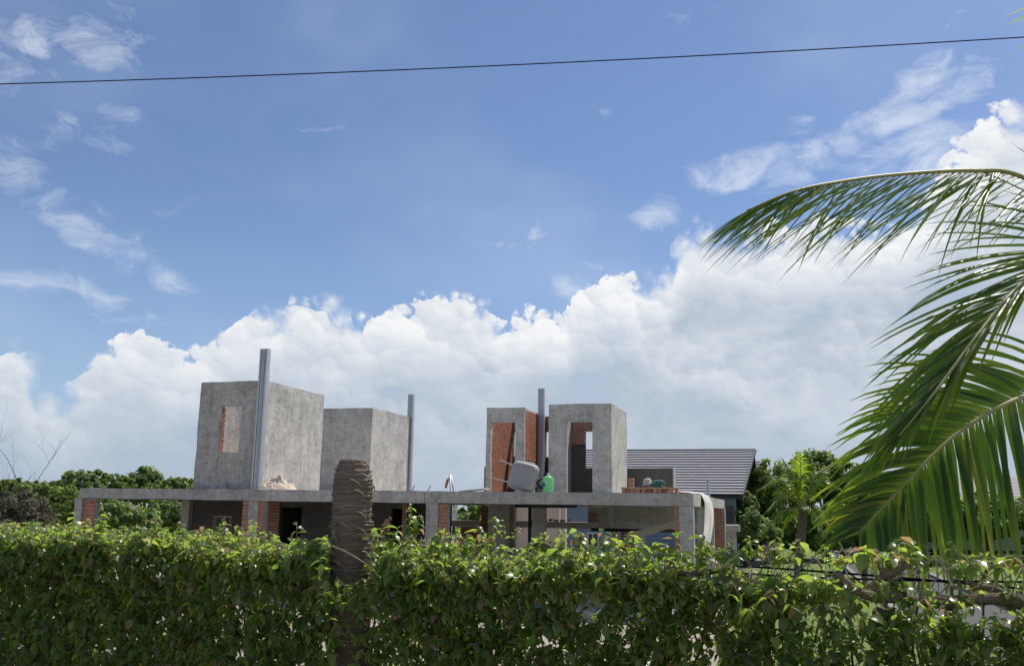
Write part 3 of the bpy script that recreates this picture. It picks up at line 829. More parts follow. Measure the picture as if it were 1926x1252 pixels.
# white sheet thrown over the right corner of the slab
def white_sheet():
    V = []; n, mm = 48, 22
    for i in range(n + 1):
        s = i / n
        for k in range(mm + 1):
            t = k / mm - .5
            nz = mnoise.noise(Vector((s * 6, t * 5, 2.2))); n2_ = mnoise.noise(Vector((s * 14, t * 12, 5.2)))
            if s < .45:                         # on the slab, running to the edge
                q = s / .45; u = -1.3 + 1.28 * q; z = ZS + .015 + .10 * math.sin(q * math.pi * .9) * (.5 + .5 * math.cos(t * 3)) + .03 * abs(nz) + .02 * n2_
                w = 2.0 + .9 * q
            else:                               # hanging down the flank, gathered towards its foot
                q = (s - .45) / .55; u = -.02 + .10 * min(1, q * 6) + .12 * math.sin(q * 3) - .02 * q; z = ZS + .03 - 1.65 * max(0, q - .04)
                w = 2.9 - 2.5 * q ** .8
                u += (.05 + .05 * q) * math.sin(t * (18 + 6 * q) + s * 3 + 2 * nz) * min(1, q * 3)
            v = 3.6 + t * w + (.0 if s < .45 else -2.5 * ((s - .45) / .55) ** 1.25) + .08 * nz
            V.append((u, v, z))
    F = [(i * (mm + 1) + k, (i + 1) * (mm + 1) + k, (i + 1) * (mm + 1) + k + 1, i * (mm + 1) + k + 1) for i in range(n) for k in range(mm)]
    me = bpy.data.meshes.new('cloth_sheet'); me.from_pydata(V, [], F)
    o = link('cloth_sheet', me, 'sheet', None, True); o.location = HC; o.rotation_euler = (0, 0, -HA)
    md = o.modifiers.new('thickness', 'SOLIDIFY'); md.thickness = .006
    tag(o, 'crumpled white sheet hanging over the right edge of the slab', 'sheet')
white_sheet()
# plank bench on brick stacks
bv = 1.3
p0, zb0 = onv(1169, 917, bv); p1, _ = onv(1276, 920, bv)
bench = local_thing('plank_bench', (p0 + p1) / 2, bv, ZS, 'low plank on blocks lying along the slab in front of the person', 'bench')
hl = (p1 - p0) / 2
MB().box(-hl, hl, -.14, .14, zb0 - ZS - .02, zb0 - ZS + .015).build('plank', 'timber', bench, bevel=.004)
for k in range(11):
    x = -hl + .05 + k * (2 * hl - .1) / 10 + random.Random(k).uniform(-.03, .03)
    MB().box(x - .045, x + .045, -.12 + .02 * (k % 3), .1, 0, zb0 - ZS - .0215).build('block', 'brick' if k % 3 else 'timber', bench)
# rods and boards
for i, (pa, pb) in enumerate((((776, 921), (782, 912)), ((806, 919), (812, 913)), ((432, 917), (430, 908)))):
    a_ = onv(*pa, .2); b_ = onv(*pb, .2)
    m = MB(); m.tube([(0, 0, -.03), (b_[0] - a_[0], 0, b_[1] - ZS)], .012, 6)
    o = m.build('steel_rod', 'black_pipe'); o.location = hw(a_[0], .12, ZS); o.rotation_euler = (0, 0, -HA)
    tag(o, ('short dark rod on the slab just right of the rear left room', 'short dark rod on the slab above the joint in the beam', 'short rod on the slab in front of the window room')[i], 'rod', 'short rods left on the slab')
a_ = onv(868, 921, 1.0); b_ = onv(916, 913, 1.0)
m = MB(); m.box(0, b_[0] - a_[0], -.25, .25, 0, .03)
o = m.build('white_board', 'sheet', bevel=.004); o.location = hw(a_[0], 1.0, ZS + .005); o.rotation_euler = (0, -math.atan2(.07, b_[0] - a_[0]), -HA)
tag(o, 'thin white board lying on the slab left of the narrow brick room', 'board')
# sloping board under the slab
a_ = onv(1294, 972, 2.5); b_ = onv(1176, 1011, 2.5)
m = MB(); m.prism([(a_[0], a_[1]), (a_[0], a_[1] - .14), (b_[0] + .3, b_[1] - .02), (b_[0], b_[1] - .06), (b_[0] - .02, b_[1] + .1)], 'y', 2.5, 2.62)
o = m.build('sloping_board', 'pale_timber'); o.location = HC; o.rotation_euler = (0, 0, -HA)
tag(o, 'long pale board sloping down under the slab on the right', 'board')
# trestle
tu, tz = onv(420, 970, 2.2)
tr = local_thing('trestle', tu, 2.2, .16, 'dark trestle standing in the shade of the left bay', 'trestle')
MB().box(-.34, .34, -.04, .04, tz - .2, tz - .15).build('top_bar', 'timber', tr)
for sx in (-1, 1):
    for sy in (-1, 1): MB().tube([(sx * .27, sy * .02, tz - .2), (sx * .42, sy * .28, 0)], .022, 6).build('leg', 'timber', tr)
# loose bricks on the back ledge
rr = random.Random(5)
for i, q in enumerate((1003, 1012, 1020, 1027, 1036, 1046, 1058, 1070)):
    o = bpy.data.objects.new('loose_brick', bme); COL.objects.link(o)
    o.scale = (.19, .09, .08); o.location = hw(U(q, 12.03, 982), 12.03, zl + .045 + (.03 if i % 3 == 1 else 0)); o.rotation_euler = (0, rr.uniform(-.2, .2), rr.uniform(0, 3))
    tag(o, 'loose red brick on the pale ledge under the slab, ' + ('first', 'second', 'third', 'fourth', 'fifth', 'sixth', 'seventh', 'last')[i] + ' from the left', 'brick', 'loose bricks on the ledge')
# hoist behind the house
hv = 15.5
hu, _ = onv(853, 977, hv)
ho = local_thing('hoist', hu, hv, 0, 'pale metal tripod hoist standing behind the house left of the brick room', 'hoist')
def hp(px, py, dv=0):
    u_, z_ = onv(px, py, hv + dv); return (u_ - hu, dv, z_)
base = [hp(838, 1040, -.3), hp(868, 1040, .3)]
MB().tube([hp(842, 1045), hp(852, 975), hp(846, 893)], .045, 8).build('pole', 'steel_white', ho, smooth=True)
MB().tube([hp(860, 1045, .2), hp(856, 940, .2), hp(848, 893, .05)], .045, 8).build('pole', 'steel_white', ho, smooth=True)
MB().tube([hp(830, 1045, .5), hp(862, 948, .3)], .03, 8).build('brace', 'steel_white', ho, smooth=True)
MB().tube([hp(846, 893), hp(839, 915, -.2)], .012, 6).build('rope', 'cable', ho)
MB().tube([hp(840, 908, -.2), hp(843, 900, -.2), hp(838, 917, -.2)], .06, 6).build('hook_block', 'brick', ho)

# ------------------------------------------------------------------ kneeling person behind the bench
def person():
    pv_ = 2.6
    pu_, _ = onv(1228, 910, pv_)
    root = local_thing('person', pu_, pv_, ZS, 'person in a pale hat and green shirt kneeling low behind the plank', 'person')
    def skin(name, verts, edges, mat, parent):
        me = bpy.data.meshes.new(name); me.from_pydata([v[:3] for v in verts], edges, [])
        o = link(name, me, mat, parent)
        md = o.modifiers.new('skin', 'SKIN')
        for i, v in enumerate(verts):
            me.skin_vertices[0].data[i].radius = (v[3], v[3] * (v[4] if len(v) > 4 else 1))
        me.skin_vertices[0].data[0].use_root = True
        o.modifiers.new('sub', 'SUBSURF').levels = 2; o.modifiers['sub'].render_levels = 2
        return o
    # kneeling, bent forward over the work, head low and to the left
    V = [(.34, .05, .22, .15, .9), (.20, .03, .27, .15), (.04, .0, .29, .155), (-.02, -.01, .28, .06), (-.10, -.03, .29, .085), (-.15, -.04, .28, .09),
         (.02, -.17, .25, .058), (-.04, -.24, .14, .045), (-.10, -.22, .045, .035), (-.15, -.20, .028, .028),
         (.02, .17, .25, .058), (-.05, .24, .14, .045), (-.12, .22, .045, .035), (-.17, .20, .028, .028),
         (.26, -.12, .12, .085), (.10, -.16, .075, .062), (.42, -.16, .055, .045), (.52, -.16, .04, .04),
         (.26, .18, .12, .085), (.10, .22, .075, .062), (.42, .22, .055, .045), (.52, .22, .04, .04)]
    Ed = [(0, 1), (1, 2), (2, 3), (3, 4), (4, 5), (2, 6), (6, 7), (7, 8), (8, 9), (2, 10), (10, 11), (11, 12), (12, 13), (0, 14), (14, 15), (15, 16), (16, 17), (0, 18), (18, 19), (19, 20), (20, 21)]
    skin('body', V, Ed, 'skin', root)
    for s, y in ((-1, -.20), (1, .20)):
        for k in range(5):
            fy = y + (k - 2) * .016
            a = (-.15 - (.0 if s < 0 else .02), fy, .028); ln = (.045, .06, .066, .06, .05)[k]
            tip = (a[0] - ln, fy + (k - 2) * .006, .012)
            skin('finger', [(*a, .009), ((a[0] + tip[0]) / 2, (fy + tip[1]) / 2, .03, .009), (*tip, .007)], [(0, 1), (1, 2)], 'skin', root)
    skin('shirt', [(.34, .05, .235, .165, .92), (.20, .03, .28, .168), (.05, .0, .295, .165), (.0, -.01, .29, .10), (.02, -.17, .255, .075), (-.02, -.22, .18, .062), (.02, .17, .255, .075), (-.03, .22, .18, .062)],
         [(0, 1), (1, 2), (2, 3), (2, 4), (4, 5), (2, 6), (6, 7)], 'shirt', root)
    skin('trousers', [(.36, .05, .20, .165, .92), (.26, -.12, .125, .098), (.11, -.16, .078, .074), (.42, -.16, .06, .056), (.26, .18, .125, .098), (.11, .22, .078, .074), (.42, .22, .06, .056)],
         [(0, 1), (1, 2), (2, 3), (0, 4), (4, 5), (5, 6)], 'trousers', root)
    hm = MB(); hm.lathe([(.175, -.035), (.17, -.03), (.118, .012), (.112, .07), (.095, .105), (.05, .125), (.01, .13)], (0, 0, 0), 24)
    h = hm.build('hat', 'hat', root, smooth=True); h.location = (-.14, -.04, .33); h.rotation_euler = (.15, -.25, 0)
    for y in (-.045, .02):
        e = MB(); e.lathe([(.004, -.012), (.011, 0), (.004, .012)], (0, 0, 0), 10); eo = e.build('eye', 'black_pipe', root, smooth=True); eo.location = (-.232, y - .02, .275)
    skin('nose', [(-.22, -.045, .275, .014), (-.25, -.047, .255, .016)], [(0, 1)], 'skin', root)
person()

# ------------------------------------------------------------------ neighbouring house with the grey tiled roof
def house_frame(name, label): return empty(name, HC, -HA, label, 'house')
nh = house_frame('tiled_house', 'blue-grey house with a large dark grey tiled roof behind the unfinished house')
vr, ve = 27.0, 22.6
uR, zR = onv(1420, 846.5, vr); uRe, zE = onv(1396, 931, ve)
uL = U(1040, 23.2)
uRf = uR
nc = 17
for k in range(nc):
    t0, t1 = k / nc, (k + 1) / nc
    va, vb = vr + (ve - vr) * t0, vr + (ve - vr) * t1
    z0_, z1_ = zR + (zE - zR) * t0, zR + (zE - zR) * t1
    m = MB(); m.prism([(va, z0_ + .02), (vb - .05, z1_ + .095), (vb - .05, z1_ + .035), (va, z0_ - .03)], 'x', uL - .4, uRf + (uRe - uRf) * (t0 + t1) / 2)
    m.build('tile_course', 'roof_tile', nh)
MB().tube([(uRf, vr, zR), (uRe, ve, zE)], .09, 6).build('rake_board', 'roof_dark', nh)
m = MB(); m.prism([(vr, zR + .0), (ve, zE - .05), (ve, zE - .16), (vr, zR - .16)], 'x', uL - .3, uRe - .06)
m.build('roof_deck', 'roof_dark', nh)
m = MB(); m.prism([(vr + .02, zR + .02), (2 * vr - ve, zE), (2 * vr - ve, zE - .16), (vr + .02, zR - .16)], 'x', uL - .3, uRf - .02)
m.build('rear_roof', 'roof_dark', nh)
MB().box(uL - .4, uRf + .02, vr - .1, vr + .14, zR - .02, zR + .07).build('ridge_cap', 'roof_dark', nh)
wu1 = U(1384, 23.4, 960)
m = MB()
wx0, wx1 = U(1107, 23.2, 1015), U(1124.5, 23.2, 1015); wz_0, wz_1 = onv(1115, 1027, 23.2)[1], onv(1115, 1003, 23.2)[1]
for b in ((uL, wx0, 23.2, 23.4, 0, zE + .2), (wx1, wu1, 23.2, 23.4, 0, zE + .2), (wx0, wx1, 23.2, 23.4, 0, wz_0), (wx0, wx1, 23.2, 23.4, wz_1, zE + .2)): m.box(*b)
m.build('wall', 'blue_wall', nh)
for k in range(16):                                   # weatherboard laps
    zz = .2 + k * .2
    for (a, b) in (((uL, wx0 - .06), (wx1 + .06, wu1)) if wz_0 - .1 < zz < wz_1 + .1 else ((uL, wu1),)):
        MB().prism([(23.2, zz), (23.17, zz), (23.2, zz + .18)], 'x', a, b).build('weatherboard', 'blue_wall', nh)
MB().box(wu1 - .2, wu1, 23.41, 31, 0, zE + .2).build('side_wall', 'blue_wall', nh)
m = MB(); f = .05
for b in ((wx0 - f, wx0, wz_0 - f, wz_1 + f), (wx1, wx1 + f, wz_0 - f, wz_1 + f), (wx0, wx1, wz_0 - f, wz_0), (wx0, wx1, wz_1, wz_1 + f), ((wx0 + wx1) / 2 - .02, (wx0 + wx1) / 2 + .02, wz_0, wz_1)):
    m.box(b[0], b[1], 23.12, 23.26, b[2], b[3])
wn_ = m.build('window_frame', 'white_frame', nh)
MB().box(wx0, wx1, 23.29, 23.31, wz_0, wz_1).build('pane', 'dark_glass', wn_)
wd0, wd1 = U(1366, 23.2), U(1380, 23.2)
MB().box(wd0, wd1, 23.13, 23.17, 1.2, 2.9).build('window', 'dark_glass', nh)
o_ = U(1041, 23.1, 1010)
MB().box(uL - 1.6, uL - .01, 23.2, 23.4, 0, 2.4).build('dark_gate', 'dark_void', nh)
# second roof of the same kind further back
n2 = house_frame('rear_tiled_house', 'narrow strip of grey tiled roof just behind the large roof')
v2r, v2e = 33.0, 29.0
uR2, zR2 = onv(1430, 866, v2r); _, zE2 = onv(1420, 930, v2e)
for k in range(14):
    t0, t1 = k / 14, (k + 1) / 14
    m = MB(); m.prism([(v2r + (v2e - v2r) * t0, zR2 + (zE2 - zR2) * t0 + .015), (v2r + (v2e - v2r) * t1 - .04, zR2 + (zE2 - zR2) * t1 + .11), (v2r + (v2e - v2r) * t1 - .04, zR2 + (zE2 - zR2) * t1), (v2r + (v2e - v2r) * t0, zR2 + (zE2 - zR2) * t0 - .06)], 'x', uR2 - 5, uR2)
    m.build('tile_course', 'roof_tile', n2)
m = MB(); m.prism([(v2r, zR2), (v2e, zE2 - .05), (2 * v2r - v2e, zE2 - .05)], 'x', uR2 - 4.9, uR2 - .08); m.build('roof_deck', 'roof_dark', n2)
MB().box(uR2 - 4.6, uR2 - .4, v2e + .5, 2 * v2r - v2e - .5, 0, zE2 - .06).build('wall', 'blue_wall', n2)
# pale boundary wall seen through the open ground storey
bw = empty('boundary_wall', HC, -HA, 'pale beige garden wall seen under the slab between the columns', 'wall')
MB().box(U(968, 18), U(1064, 18), 18, 18.2, 0, 2.85).build('panel', 'sand', bw)
MB().box(U(968, 18), U(972, 18), 17.9, 18.3, 0, 2.9).build('post', 'white_frame', bw)
MB().box(U(1052, 18), U(1055.5, 18), 17.9, 17.99, 0, 2.9).build('post', 'white_frame', bw)
# villa on the right, behind the palm
vl = empty('pale_villa', (0, 0, 0), 0, 'grey walled villa with a pale ribbed roof behind the hanging palm frond', 'villa')
D0 = 56
A_, B_ = at(1695, 1056, D0), at(2150, 1058, D0)
MB().box(A_.x, B_.x, D0, D0 + 8, 0, 3.2).build('wall', 'grey_wall', vl)
MB().box(A_.x - .05, B_.x + .05, D0 - .05, D0 + .02, 0.0, .55).build('plinth', 'roof_dark', vl)
for k in range(9):
    z0 = 3.1 + k * .22
    MB().prism([(D0 - .8 + k * .38, z0), (D0 - .8 + (k + 1) * .38 + .02, z0 + .22), (D0 - .8 + (k + 1) * .38 + .02, z0 + .14), (D0 - .8 + k * .38 + .03, z0 - .06)], 'x', A_.x - .6, B_.x + .6).build('roof_course', 'pale_tile', vl)
m = MB(); m.prism([(D0 - .7, 3.0), (D0 + 2.7, 4.95), (D0 + 8.6, 3.0)], 'x', A_.x - .5, B_.x + .5); m.build('roof_deck', 'roof_dark', vl)
for k in range(4):
    x = A_.x + 1.2 + k * 3.2
    MB().box(x, x + 1.3, D0 - .04, D0 - .01, 1.0, 2.3).build('window', 'dark_glass', vl)
# brick stack and rubble glimpsed through the hedge
pal = empty('brick_stack', hw(-4.6, -6.0, .0), -HA + .2, 'stack of orange bricks on the ground behind the hedge', 'brick stack')
rr = random.Random(2)
for lay in range(9):
    for i in range(6):
        for k in range(3):
            o = bpy.data.objects.new('brick', bme); COL.objects.link(o); o.parent = pal
            o.scale = (.19, .085, .08); o.location = ((i - 2.5) * .2 + rr.uniform(-.01, .01), (k - 1) * .1, .05 + lay * .085); o.rotation_euler = (0, 0, rr.uniform(-.05, .05))

# ------------------------------------------------------------------ trees
def tree(name, base, blobs, label, mat='tree_leaf', n=5000, leaf=.22, trunk_r=.18, group=None, seed=1, cat='tree', rlo=0.0, rhi=1.0, trunk_mat='tree_bark', flat=.75):
    """blobs: (centre, radii) in world coordinates"""
    rng = np.random.default_rng(seed); rr = random.Random(seed)
    root = empty(name, base, 0, label, cat, group)
    b0 = np.array(base, float)
    vols = np.array([b[1][0] * b[1][2] + b[1][1] * b[1][2] for b in blobs]); vols = vols / vols.sum()
    Ps, Ns = [], []
    for (c, r), w in zip(blobs, vols):
        k = int(n * w); sub = max(5, k // 45)
        # clumps spread through the crown, leaves spread through the clumps
        d = rnd_dirs(rng, sub); rad = rng.uniform(.45, 1.0, sub) ** .5
        cc = d * rad[:, None] * np.array(r)
        cr = rng.uniform(.16, .34, sub) * (min(r[0], r[2]))
        idx = rng.integers(0, sub, k)
        ld = rnd_dirs(rng, k) * (rng.uniform(.2, 1.0, k) ** .5)[:, None]
        P = np.array(c) - b0 + cc[idx] + ld * cr[idx][:, None] * np.array([1, 1, flat])
        Ps.append(P); Ns.append(ld + d[idx] * .5 + np.array([0, 0, .5]))
    P = np.vstack(Ps); N = np.vstack(Ns) + rng.normal(size=(len(P), 3)) * .35
    k = len(P)
    T = np.cross(N, rng.normal(size=(k, 3))); T[:, 2] -= .25
    L = rng.uniform(.7, 1.3, k) * leaf
    V, Q, q = leaves(P, T, N, L, np.full(k, .9), rng.uniform(.2, .9, k), rng.uniform(0, .3, k), SIMPLE)
    rnd = np.repeat(np.clip(rlo + (rhi - rlo) * rng.beta(2, 2.2, k), 0, .995), q)
    link('crown', np_mesh('crown', V, Q, rnd), mat, root)
    m = MB()
    if trunk_r > 0:
        top = sum((Vector(b[0]) for b in blobs), Vector()) / len(blobs) - Vector(base)
        mid = Vector((top.x * .3, top.y * .3, top.z * .45))
        m.tube(spline([(0, 0, -.1), (0, 0, .4), mid, (top.x * .7, top.y * .7, top.z * .8)], 8), [trunk_r * (1 - .06 * i) for i in range(9)], 8)
        for (c, r) in blobs:
            e = Vector(c) - Vector(base)
            m.tube(spline([mid, mid.lerp(e, .5) + Vector((0, 0, .1 * r[2])), e + Vector((0, 0, r[2] * .4))], 6), [trunk_r * .5 * (1 - .14 * i) for i in range(7)], 6)
            for _ in range(4):
                dd = Vector((rr.gauss(0, 1), rr.gauss(0, 1), rr.gauss(.3, .8))).normalized()
                m.tube([mid.lerp(e, .7), e + Vector((dd.x * r[0], dd.y * r[1], dd.z * r[2])) * .75], [trunk_r * .22, trunk_r * .05], 5)
        m.build('trunk', trunk_mat, root, smooth=True)
    return root
def pxtree(name, D, bl, label, **kw):
    """crown blobs given as (pixel x, pixel y, pixel radius x, pixel radius y)"""
    s = D / FPX; blobs = []
    for i, (x, y, rx, ry) in enumerate(bl):
        c = at(x, y, D + ((i * 37) % 5 - 2) * .35 * rx * s)
        blobs.append((tuple(c), (rx * s, rx * s * .9, ry * s)))
    cx = sum(b[0][0] for b in blobs) / len(blobs)
    return tree(name, (cx, D, 0), blobs, label, **kw)
G1 = 'trees and bushes beyond the slab on the left'
pxtree('broadleaf_tree', 62, [(150, 905, 32, 22), (182, 902, 24, 18), (120, 920, 30, 18), (165, 925, 40, 22)], 'dark round-topped tree right of the bare tree, tallest in the left treeline', seed=11, n=12600, leaf=.17, group=G1, rhi=.8)
pxtree('broadleaf_tree', 66, [(272, 905, 34, 26), (255, 918, 30, 22), (297, 918, 26, 20)], 'dark dome-shaped tree rising behind the slab left of the window room', seed=12, n=11700, leaf=.17, group=G1, rhi=.75)
pxtree('broadleaf_tree', 60, [(335, 912, 30, 16), (350, 922, 30, 16), (322, 930, 26, 16)], 'dark layered tree touching the left edge of the window room', seed=13, n=6500, leaf=.22, group=G1, rhi=.7, flat=.4)
pxtree('broadleaf_tree', 70, [(75, 920, 34, 16), (35, 918, 38, 18), (5, 922, 34, 22), (-40, 920, 40, 26)], 'green tree behind the bare tree at the far left', seed=14, n=13500, leaf=.17, group=G1)
pxtree('broadleaf_tree', 64, [(215, 912, 36, 22), (235, 925, 40, 24), (190, 930, 40, 24), (305, 925, 40, 22)], 'low light green tree between the two dark trees on the left', seed=15, n=14000, leaf=.16, mat='light_tree_leaf', group=G1)
pxtree('broadleaf_bush', 46, [(120, 945, 44, 32), (85, 965, 50, 36), (140, 980, 40, 34), (60, 935, 44, 26)], 'yellow-green bush left of the brick corner pier', seed=16, n=11000, leaf=.16, mat='light_tree_leaf', group=G1, cat='bush', trunk_r=.08)
pxtree('broadleaf_bush', 52, [(215, 965, 40, 26), (260, 975, 40, 28), (200, 995, 40, 26)], 'green bush seen through the open left bay under the slab', seed=17, n=7500, leaf=.17, group=G1, cat='bush', trunk_r=.08, rlo=.2)
pxtree('broadleaf_bush', 56, [(310, 965, 36, 30), (335, 985, 34, 30), (285, 990, 36, 26)], 'dark bush seen under the slab right of the open left bay', seed=18, n=6000, leaf=.2, group=G1, cat='bush', trunk_r=.1, rhi=.6)
pxtree('dry_bush', 34, [(40, 965, 52, 40), (-10, 975, 50, 44), (70, 990, 44, 30)], 'dry grey-brown bush at the foot of the bare tree', seed=19, n=9000, leaf=.09, mat='dry_leaf', group=G1, cat='bush', trunk_r=.05, trunk_mat='dry_twig')
G2 = 'trees seen through the open ground storey'
pxtree('broadleaf_tree', 58, [(790, 965, 44, 26), (760, 985, 40, 30)], 'tree seen under the slab left of the middle column', seed=21, n=5500, leaf=.2, group=G2, trunk_r=.1, rlo=.15)
pxtree('broadleaf_tree', 60, [(870, 962, 44, 24), (900, 975, 44, 26), (840, 980, 40, 28)], 'tree seen under the slab behind the hoist', seed=22, n=7000, leaf=.2, group=G2, trunk_r=.1, rlo=.15)
G3 = 'trees on the right beyond the unfinished house'
pxtree('broadleaf_tree', 50, [(1455, 900, 40, 34), (1430, 935, 44, 34), (1480, 930, 44, 36), (1450, 975, 48, 36)], 'leafy tree touching the right end of the tiled roof', seed=31, n=12000, leaf=.19, group=G3, rlo=.1, rhi=.9)
pxtree('broadleaf_tree', 54, [(1530, 885, 50, 38), (1570, 900, 46, 40), (1500, 920, 40, 34), (1600, 930, 50, 40)], 'tall dark tree behind the small coconut palm', seed=32, n=13000, leaf=.2, group=G3, rhi=.6)
pxtree('broadleaf_tree', 46, [(1400, 985, 34, 34), (1425, 1005, 40, 34), (1385, 960, 26, 26), (1400, 945, 24, 20)], 'dark leafy tree beside the right end of the unfinished house', seed=33, n=9000, leaf=.16, group=G3, rhi=.62)
pxtree('broadleaf_tree', 52, [(1560, 990, 56, 44), (1620, 985, 56, 44), (1500, 1000, 50, 36), (1660, 960, 50, 50)], 'dense green bush mass behind the trunk of the small coconut palm', seed=34, n=14000, leaf=.18, group=G3, rlo=.05, rhi=.8)
pxtree('broadleaf_tree', 51, [(1720, 955, 60, 52), (1790, 970, 60, 44), (1850, 965, 60, 48), (1915, 975, 60, 46), (1990, 965, 60, 50)], 'dark tree in front of the pale villa behind the hanging frond', seed=35, n=18000, leaf=.22, group=G3, rhi=.6)
# clipped low hedge along the lawn
for i, (xa, xb) in enumerate(((1700, 1800), (1800, 1905), (1905, 2020))):
    pxtree('low_hedge', 47, [(xa + k * (xb - xa) / 4 + 10, 1052, 20, 11) for k in range(5)], ('low clipped hedge across the lawn, left stretch behind the frond tips', 'low clipped hedge across the lawn, middle stretch', 'low clipped hedge across the lawn, stretch at the right edge')[i], seed=41 + i, n=2500, leaf=.12, cat='hedge', trunk_r=.03, group='low hedge along the lawn')
# bare tree
def bare_tree():
    root = empty('bare_tree', at(18, 1040, 36), 0, 'leafless thin tree at the left edge of the picture', 'tree', None)
    root.location.z = 0
    b0 = root.location
    rr = random.Random(8); m = MB()
    def grow(p, d, L, r, lev):
        pts = [p]; q = p.copy(); dd = d.copy()
        for i in range(4):
            dd = (dd + Vector((rr.gauss(0, .10), rr.gauss(0, .10), rr.gauss(.03, .06)))).normalized()
            q = q + dd * L / 4; pts.append(q.copy())
        m.tube(pts, [r * (1 - .17 * i) for i in range(5)], 5)
        if lev == 0: return
        for k in range(rr.choice((3, 4)) if lev > 1 else 4):
            i = rr.choice((1, 2, 3, 4))
            nd = (dd + Vector((rr.gauss(0, .55), rr.gauss(0, .5), rr.gauss(.1, .3)))).normalized()
            grow(pts[i], nd, L * rr.uniform(.5, .75), r * (1 - .17 * i) * .62, lev - 1)
    for (px_, py_, bx_) in ((32, 806, .0), (64, 822, .2), (-20, 800, -.3)):
        tip = at(px_, py_, 36) - b0
        d = (tip - Vector((bx_, 0, 0))).normalized()
        grow(Vector((bx_, 0, 0)), d, tip.length * .62, .075, 4)
    m.build('branches', 'dry_twig', root)
bare_tree()

# ------------------------------------------------------------------ palms
def leaflet_geo(p, d, nrm, L, w, droop, seg=8, twist=0.0):
    """curved, folded strip; returns vertices and faces"""
    g = Vector((0, 0, -1)); V = []; F = []
    q = Vector(p); dd = Vector(d).normalized(); nn = Vector(nrm)
    for i in range(seg + 1):
        t = i / seg
        s = dd.cross(nn).normalized(); up = s.cross(dd).normalized()
        ww = w * (min(1, .35 + t * 4.5) * (1 - t ** 2.2) + .03) * .5
        V += [q - s * ww - up * ww * .45, q.copy(), q + s * ww - up * ww * .45]
        dd = (dd + g * droop * (.5 + t) / seg).normalized()
        q = q + dd * (L / seg)
    for i in range(seg):
        a = i * 3; F += [(a, a + 1, a + 4, a + 3), (a + 1, a + 2, a + 5, a + 4)]
    return V, F
def frond(ctrl, up0, Lmax, npair, seed, droop=.8, a_base=60, a_tip=22, wid=.034, up1=None, lift=0.15, start=.12, jit=.06, neg=(1, 1, 1, 1)):
    rr = random.Random(seed)
    pts = spline(ctrl, 60)
    up0 = Vector(up0).normalized(); up1 = Vector(up1).normalized() if up1 else up0
    out = []
    for i in range(npair):
        f = start + (1 - start) * (i + .5) / npair
        x = f * 60; k = min(int(x), 59); p = pts[k].lerp(pts[k + 1], x - k)
        t = (pts[min(k + 1, 60)] - pts[max(k - 1, 0)]).normalized()
        u = up0.lerp(up1, f); u = (u - t * u.dot(t)).normalized(); sd = t.cross(u)
        prof = (math.sin(math.pi * min(1, .12 + .88 * f) ** .75)) ** .55 if f < .98 else .3
        L = Lmax * max(.35, prof)
        for s in (-1, 1):
            ka, kl, kd, kp = neg if s < 0 else (1, 1, 1, 1)
            if rr.random() > kp: continue
            ang = R((a_base + (a_tip - a_base) * f + rr.gauss(0, 4)) * ka)
            d = t * math.cos(ang) + sd * s * math.sin(ang) + u * (lift * (1.45 - 1.15 * f) + rr.gauss(0, jit))
            n_ = (u - sd * s * .25).normalized()
            LL = L * kl * rr.uniform(.85, 1.08) * (.55 if rr.random() < .03 else 1)
            V, F = leaflet_geo(p, d, n_, LL, wid * rr.uniform(.8, 1.1) * (.6 + .4 * prof), droop * kd * rr.uniform(.75, 1.3), twist=0)
            out.append((V, F, rr.random(), f))
    return pts, out
def palm(name, base, trunk_pts, trunk_r, fronds, label, nparts, cat='palm tree', wpx=True, rachis_r=.016, group=None):
    root = empty(name, base, 0, label, cat, group); b = Vector(base)
    m = MB(); sp = spline([Vector(p) - b for p in trunk_pts], 40)
    m.tube(sp, [trunk_r * (1 + .25 * max(0, 1 - i / 5) + .05 * (i % 2)) for i in range(41)], 18)
    m.build('trunk', 'palm_trunk', root, smooth=True)
    rest_v, rest_f, rest_r = [], [], []
    for (ctrl, kw, npart) in fronds:
        pts, lf = frond(ctrl, **kw)
        m = MB(); n_ = len(pts)
        m.tube([p - b for p in pts], [rachis_r * (1.25 - i / (n_ - 1)) + .0015 for i in range(n_)], 8)
        fr = m.build('frond', 'rachis', root, smooth=True)
        rr = random.Random(kw['seed'] + 5)
        order = list(range(len(lf)))
        def score(i):                            # show largest: inside the picture first
            V = lf[i][0]; q = V[12]
            return -q.x / max(q.y, .1)
        order.sort(key=score, reverse=True)
        for j, i in enumerate(order):
            V, F, rv, f = lf[i]
            rv = min(.99, .15 + .72 * rv + (.25 if rr.random() < .03 else 0))
            if j < npart:
                A = np.array([tuple(v - b) for v in V]); Q = np.array(F)
                link('leaflet', np_mesh('leaflet', A, Q, np.full(len(Q), rv)), 'palm_leaf', fr)
            else:
                o_ = len(rest_v); rest_v += [tuple(v - b) for v in V]; rest_f += [tuple(o_ + c for c in q) for q in F]; rest_r += [rv] * len(F)
    if rest_f:
        tag(link('leaflets', np_mesh('leaflets', np.array(rest_v), np.array(rest_f), np.array(rest_r)), 'palm_leaf', root), kind='stuff')
    return root
def P(x, y, D): return at(x, y, D)
crown = P(2290, 640, 6.9)
CB = crown + Vector((0, 0, -.1))
